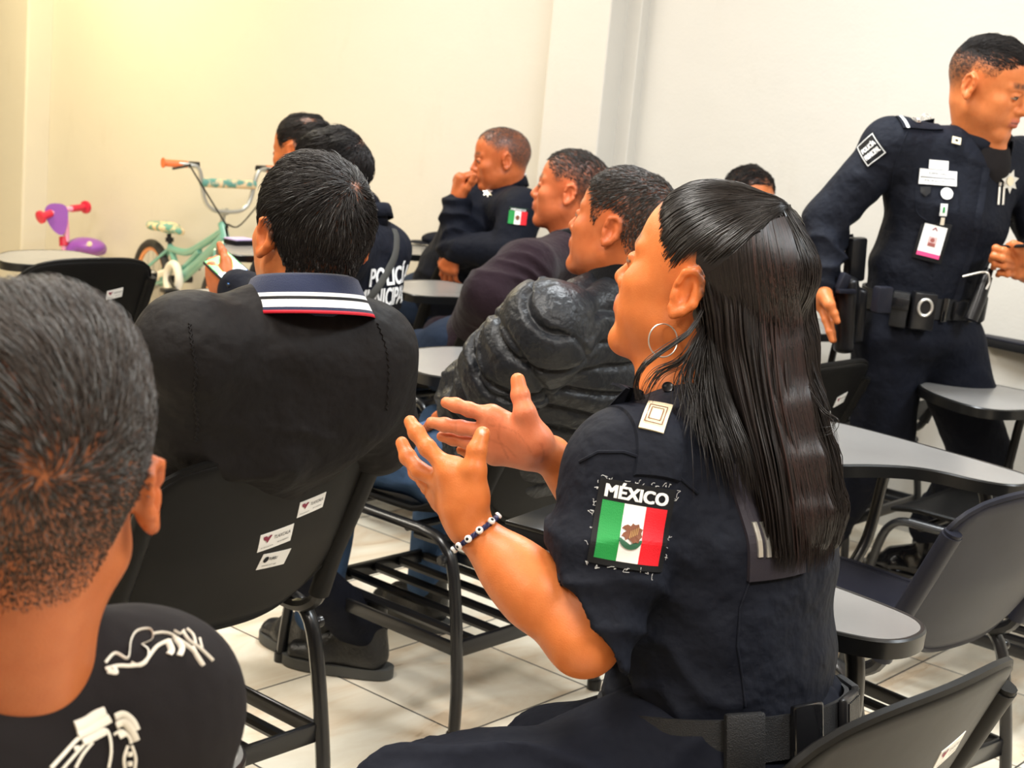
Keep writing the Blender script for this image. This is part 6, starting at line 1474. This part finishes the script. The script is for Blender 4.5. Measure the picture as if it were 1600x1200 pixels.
def build_scooter():
    d = 8.15; root = empty('toy_scooter', G(120, 480), 0, 'purple and pink toy tricycle scooter with red grips by the left pillar', 'scooter')
    pk = mat('pink_plastic', (.80, .36, .55), .35); pu = mat('purple_plastic', (.24, .07, .42), .35); rd = mat('red_plastic', (.62, .02, .06), .4)
    gnd = lambda x, dd: (lambda q: np.array([q[0], q[1], 0.]))(P(x, 440, dd))
    st0 = P(104, 378, d); st1 = P(103, 345, d); st2 = P(97, 330, d)
    b = MB(); b.tube([st0, st1, P(100, 336, d), P(94, 330, d-.02)], .016, 10, smooth=4); b.tube([P(80, 333, d-.08), P(97, 329, d), P(112, 326, d+.06)], .015, 10); b.build('stem', pk, root, world=True)
    for a, c in (((80, 333, d-.08), (67, 338, d-.12)), ((112, 326, d+.06), (131, 324, d+.14))):
        b = MB(); b.tube([P(*a), P(*c)], .020, 12); b.lathe(P(*c), nz(P(*c)-P(*a)), [(.02, 0), (.036, .006), (.036, .022), (.016, .030)], 14); b.build('grip', rd, root, world=True)
    n_ = -nz(ray(88, 340)); u = nz(np.cross(UP, n_)); v = np.cross(n_, u); o = P(88, 341, d-.06)
    pl = chaikin([(-.065, .050), (-.035, .080), (.03, .082), (.060, .060), (.062, -.02), (.045, -.085), (.025, -.095), (-.02, -.065), (-.055, -.005)], 3)
    b = MB(); b.prism(pl, -.012, .012, (o, u, v, n_)); b.build('shield', pu, root, world=True)
    b = MB(); b.tube([P(99, 370, d), P(100, 384, d)], [.024, .026], 12); b.build('joint', rd, root, world=True)
    s = Sdf(); c = P(136, 384, d+.05); s.ell(c, (.095, .13, .045), rotm(40), .02); s.cap(P(112, 392, d), P(158, 390, d+.12), .03, .03, .04); V, F = s.mesh(.008); se = mk('seat', V, F, pu, root, True, True)
    b = MB(); b.lathe(P(140, 381, d-.08), -nz(ray(140, 380)), [(.014, 0), (.014, .004), (.006, .006)], 12); b.build('sticker', M['cream'], se, world=True)
    b = MB(); b.tube([P(100, 384, d), gnd(99, d)+UP*.11], .014, 10); b.tube([P(100, 392, d), gnd(140, d+.12)+UP*.2, P(150, 394, d+.1)], .016, 8); b.tube([gnd(140, d+.12)+UP*.2, gnd(150, d+.2)+UP*.08], .014, 8); b.build('frame', pk, root, world=True)
    for g_, ax_ in ((gnd(99, d), u), (gnd(150, d+.2)+u*.09, u), (gnd(150, d+.2)-u*.09, u)):
        b = MB(); b.lathe(g_+UP*.085-ax_*.02, ax_, [(.02, 0), (.075, .004), (.085, .012), (.085, .030), (.075, .038), (.02, .042)], 20); b.build('wheel', M['ink'], root, world=True)
build_scooter()
# phone with a bright screen in the lettered officer's hand
def lit_phone():
    c = P(357, 421, 3.87); x = nz(P(384, 452, 3.79)-P(337, 408, 3.92)); n = nz(-nz(ray(365, 428))+UP*.7); n = nz(n-x*(n @ x)); y = np.cross(n, x)
    root = empty('phone', c, 0, 'phone with a green, white and blue screen held above the desk at left', 'phone')
    R_ = np.stack([x, y, n], 1); b = MB(); b.box(c, (.16, .078, .009), R_, bev=.004); b.build('case', M['ink'], root, world=True)
    for nm, a0, a1, colr, e in (('screen_top', -.074, .012, (.03, .60, .08), .30), ('screen_middle', .012, .042, (.6, .8, .9), .30), ('screen_bottom', .042, .074, (.02, .20, .62), .35)):
        b = MB(); b.box(c+n*.0048+x*(a0+a1)/2, (a1-a0, .068, .001), R_); b.build(nm, mat(nm, colr, .3, emit=(*colr, e)), root, world=True)
lit_phone()
# cap on the far board
def cap():
    c = G(690, 385, .716); root = empty('cap', c, 0, 'folded navy cap lying on the board beside the older officer', 'cap')
    s = Sdf(); s.ell(c+UP*.03, (.095, .075, .035), rotm(20), .02); s.plane(c+UP*.002, -UP); V, F = s.mesh(.006); mk('crown', V, F, M['navy2'], root, True, True)
    s = Sdf(); s.ell(c+UP*.012-nz(np.array([1, .2, 0]))*.09, (.06, .07, .006), None, .01); V, F = s.mesh(.004); mk('brim', V, F, M['navy2'], root, True, True)
cap()
def small_box(name, label, cat, c, size, yaw, m, lid=None):
    root = empty(name, c, yaw, label, cat); b = MB(); b.box((0, 0, size[2]*.4), (size[0], size[1], size[2]*.8), bev=.004); b.build('body', m, root)
    b = MB(); b.box((0, 0, size[2]*.86), (size[0]*1.01, size[1]*1.01, size[2]*.26), bev=.004); b.build('lid', lid or m, root); return root
small_box('case', 'dark flat case lying on the policewoman\'s writing board behind her arm', 'case', G(868, 838, .7165), (.15, .10, .030), YAW_A+.15, M['ink'], M['edge'])
small_box('case', 'black hard case lying on the farthest writing board at the right edge', 'case', G(1600, 548, .7165), (.26, .17, .036), YAW_A+1.4, M['ink'], M['greyplastic'])
small_box('box', 'lilac box on the board in front of the bicycle', 'box', G(374, 382, .7165), (.10, .08, .026), YAW_A, M['ink'], mat('lilac_card', (.45, .38, .62), .5))
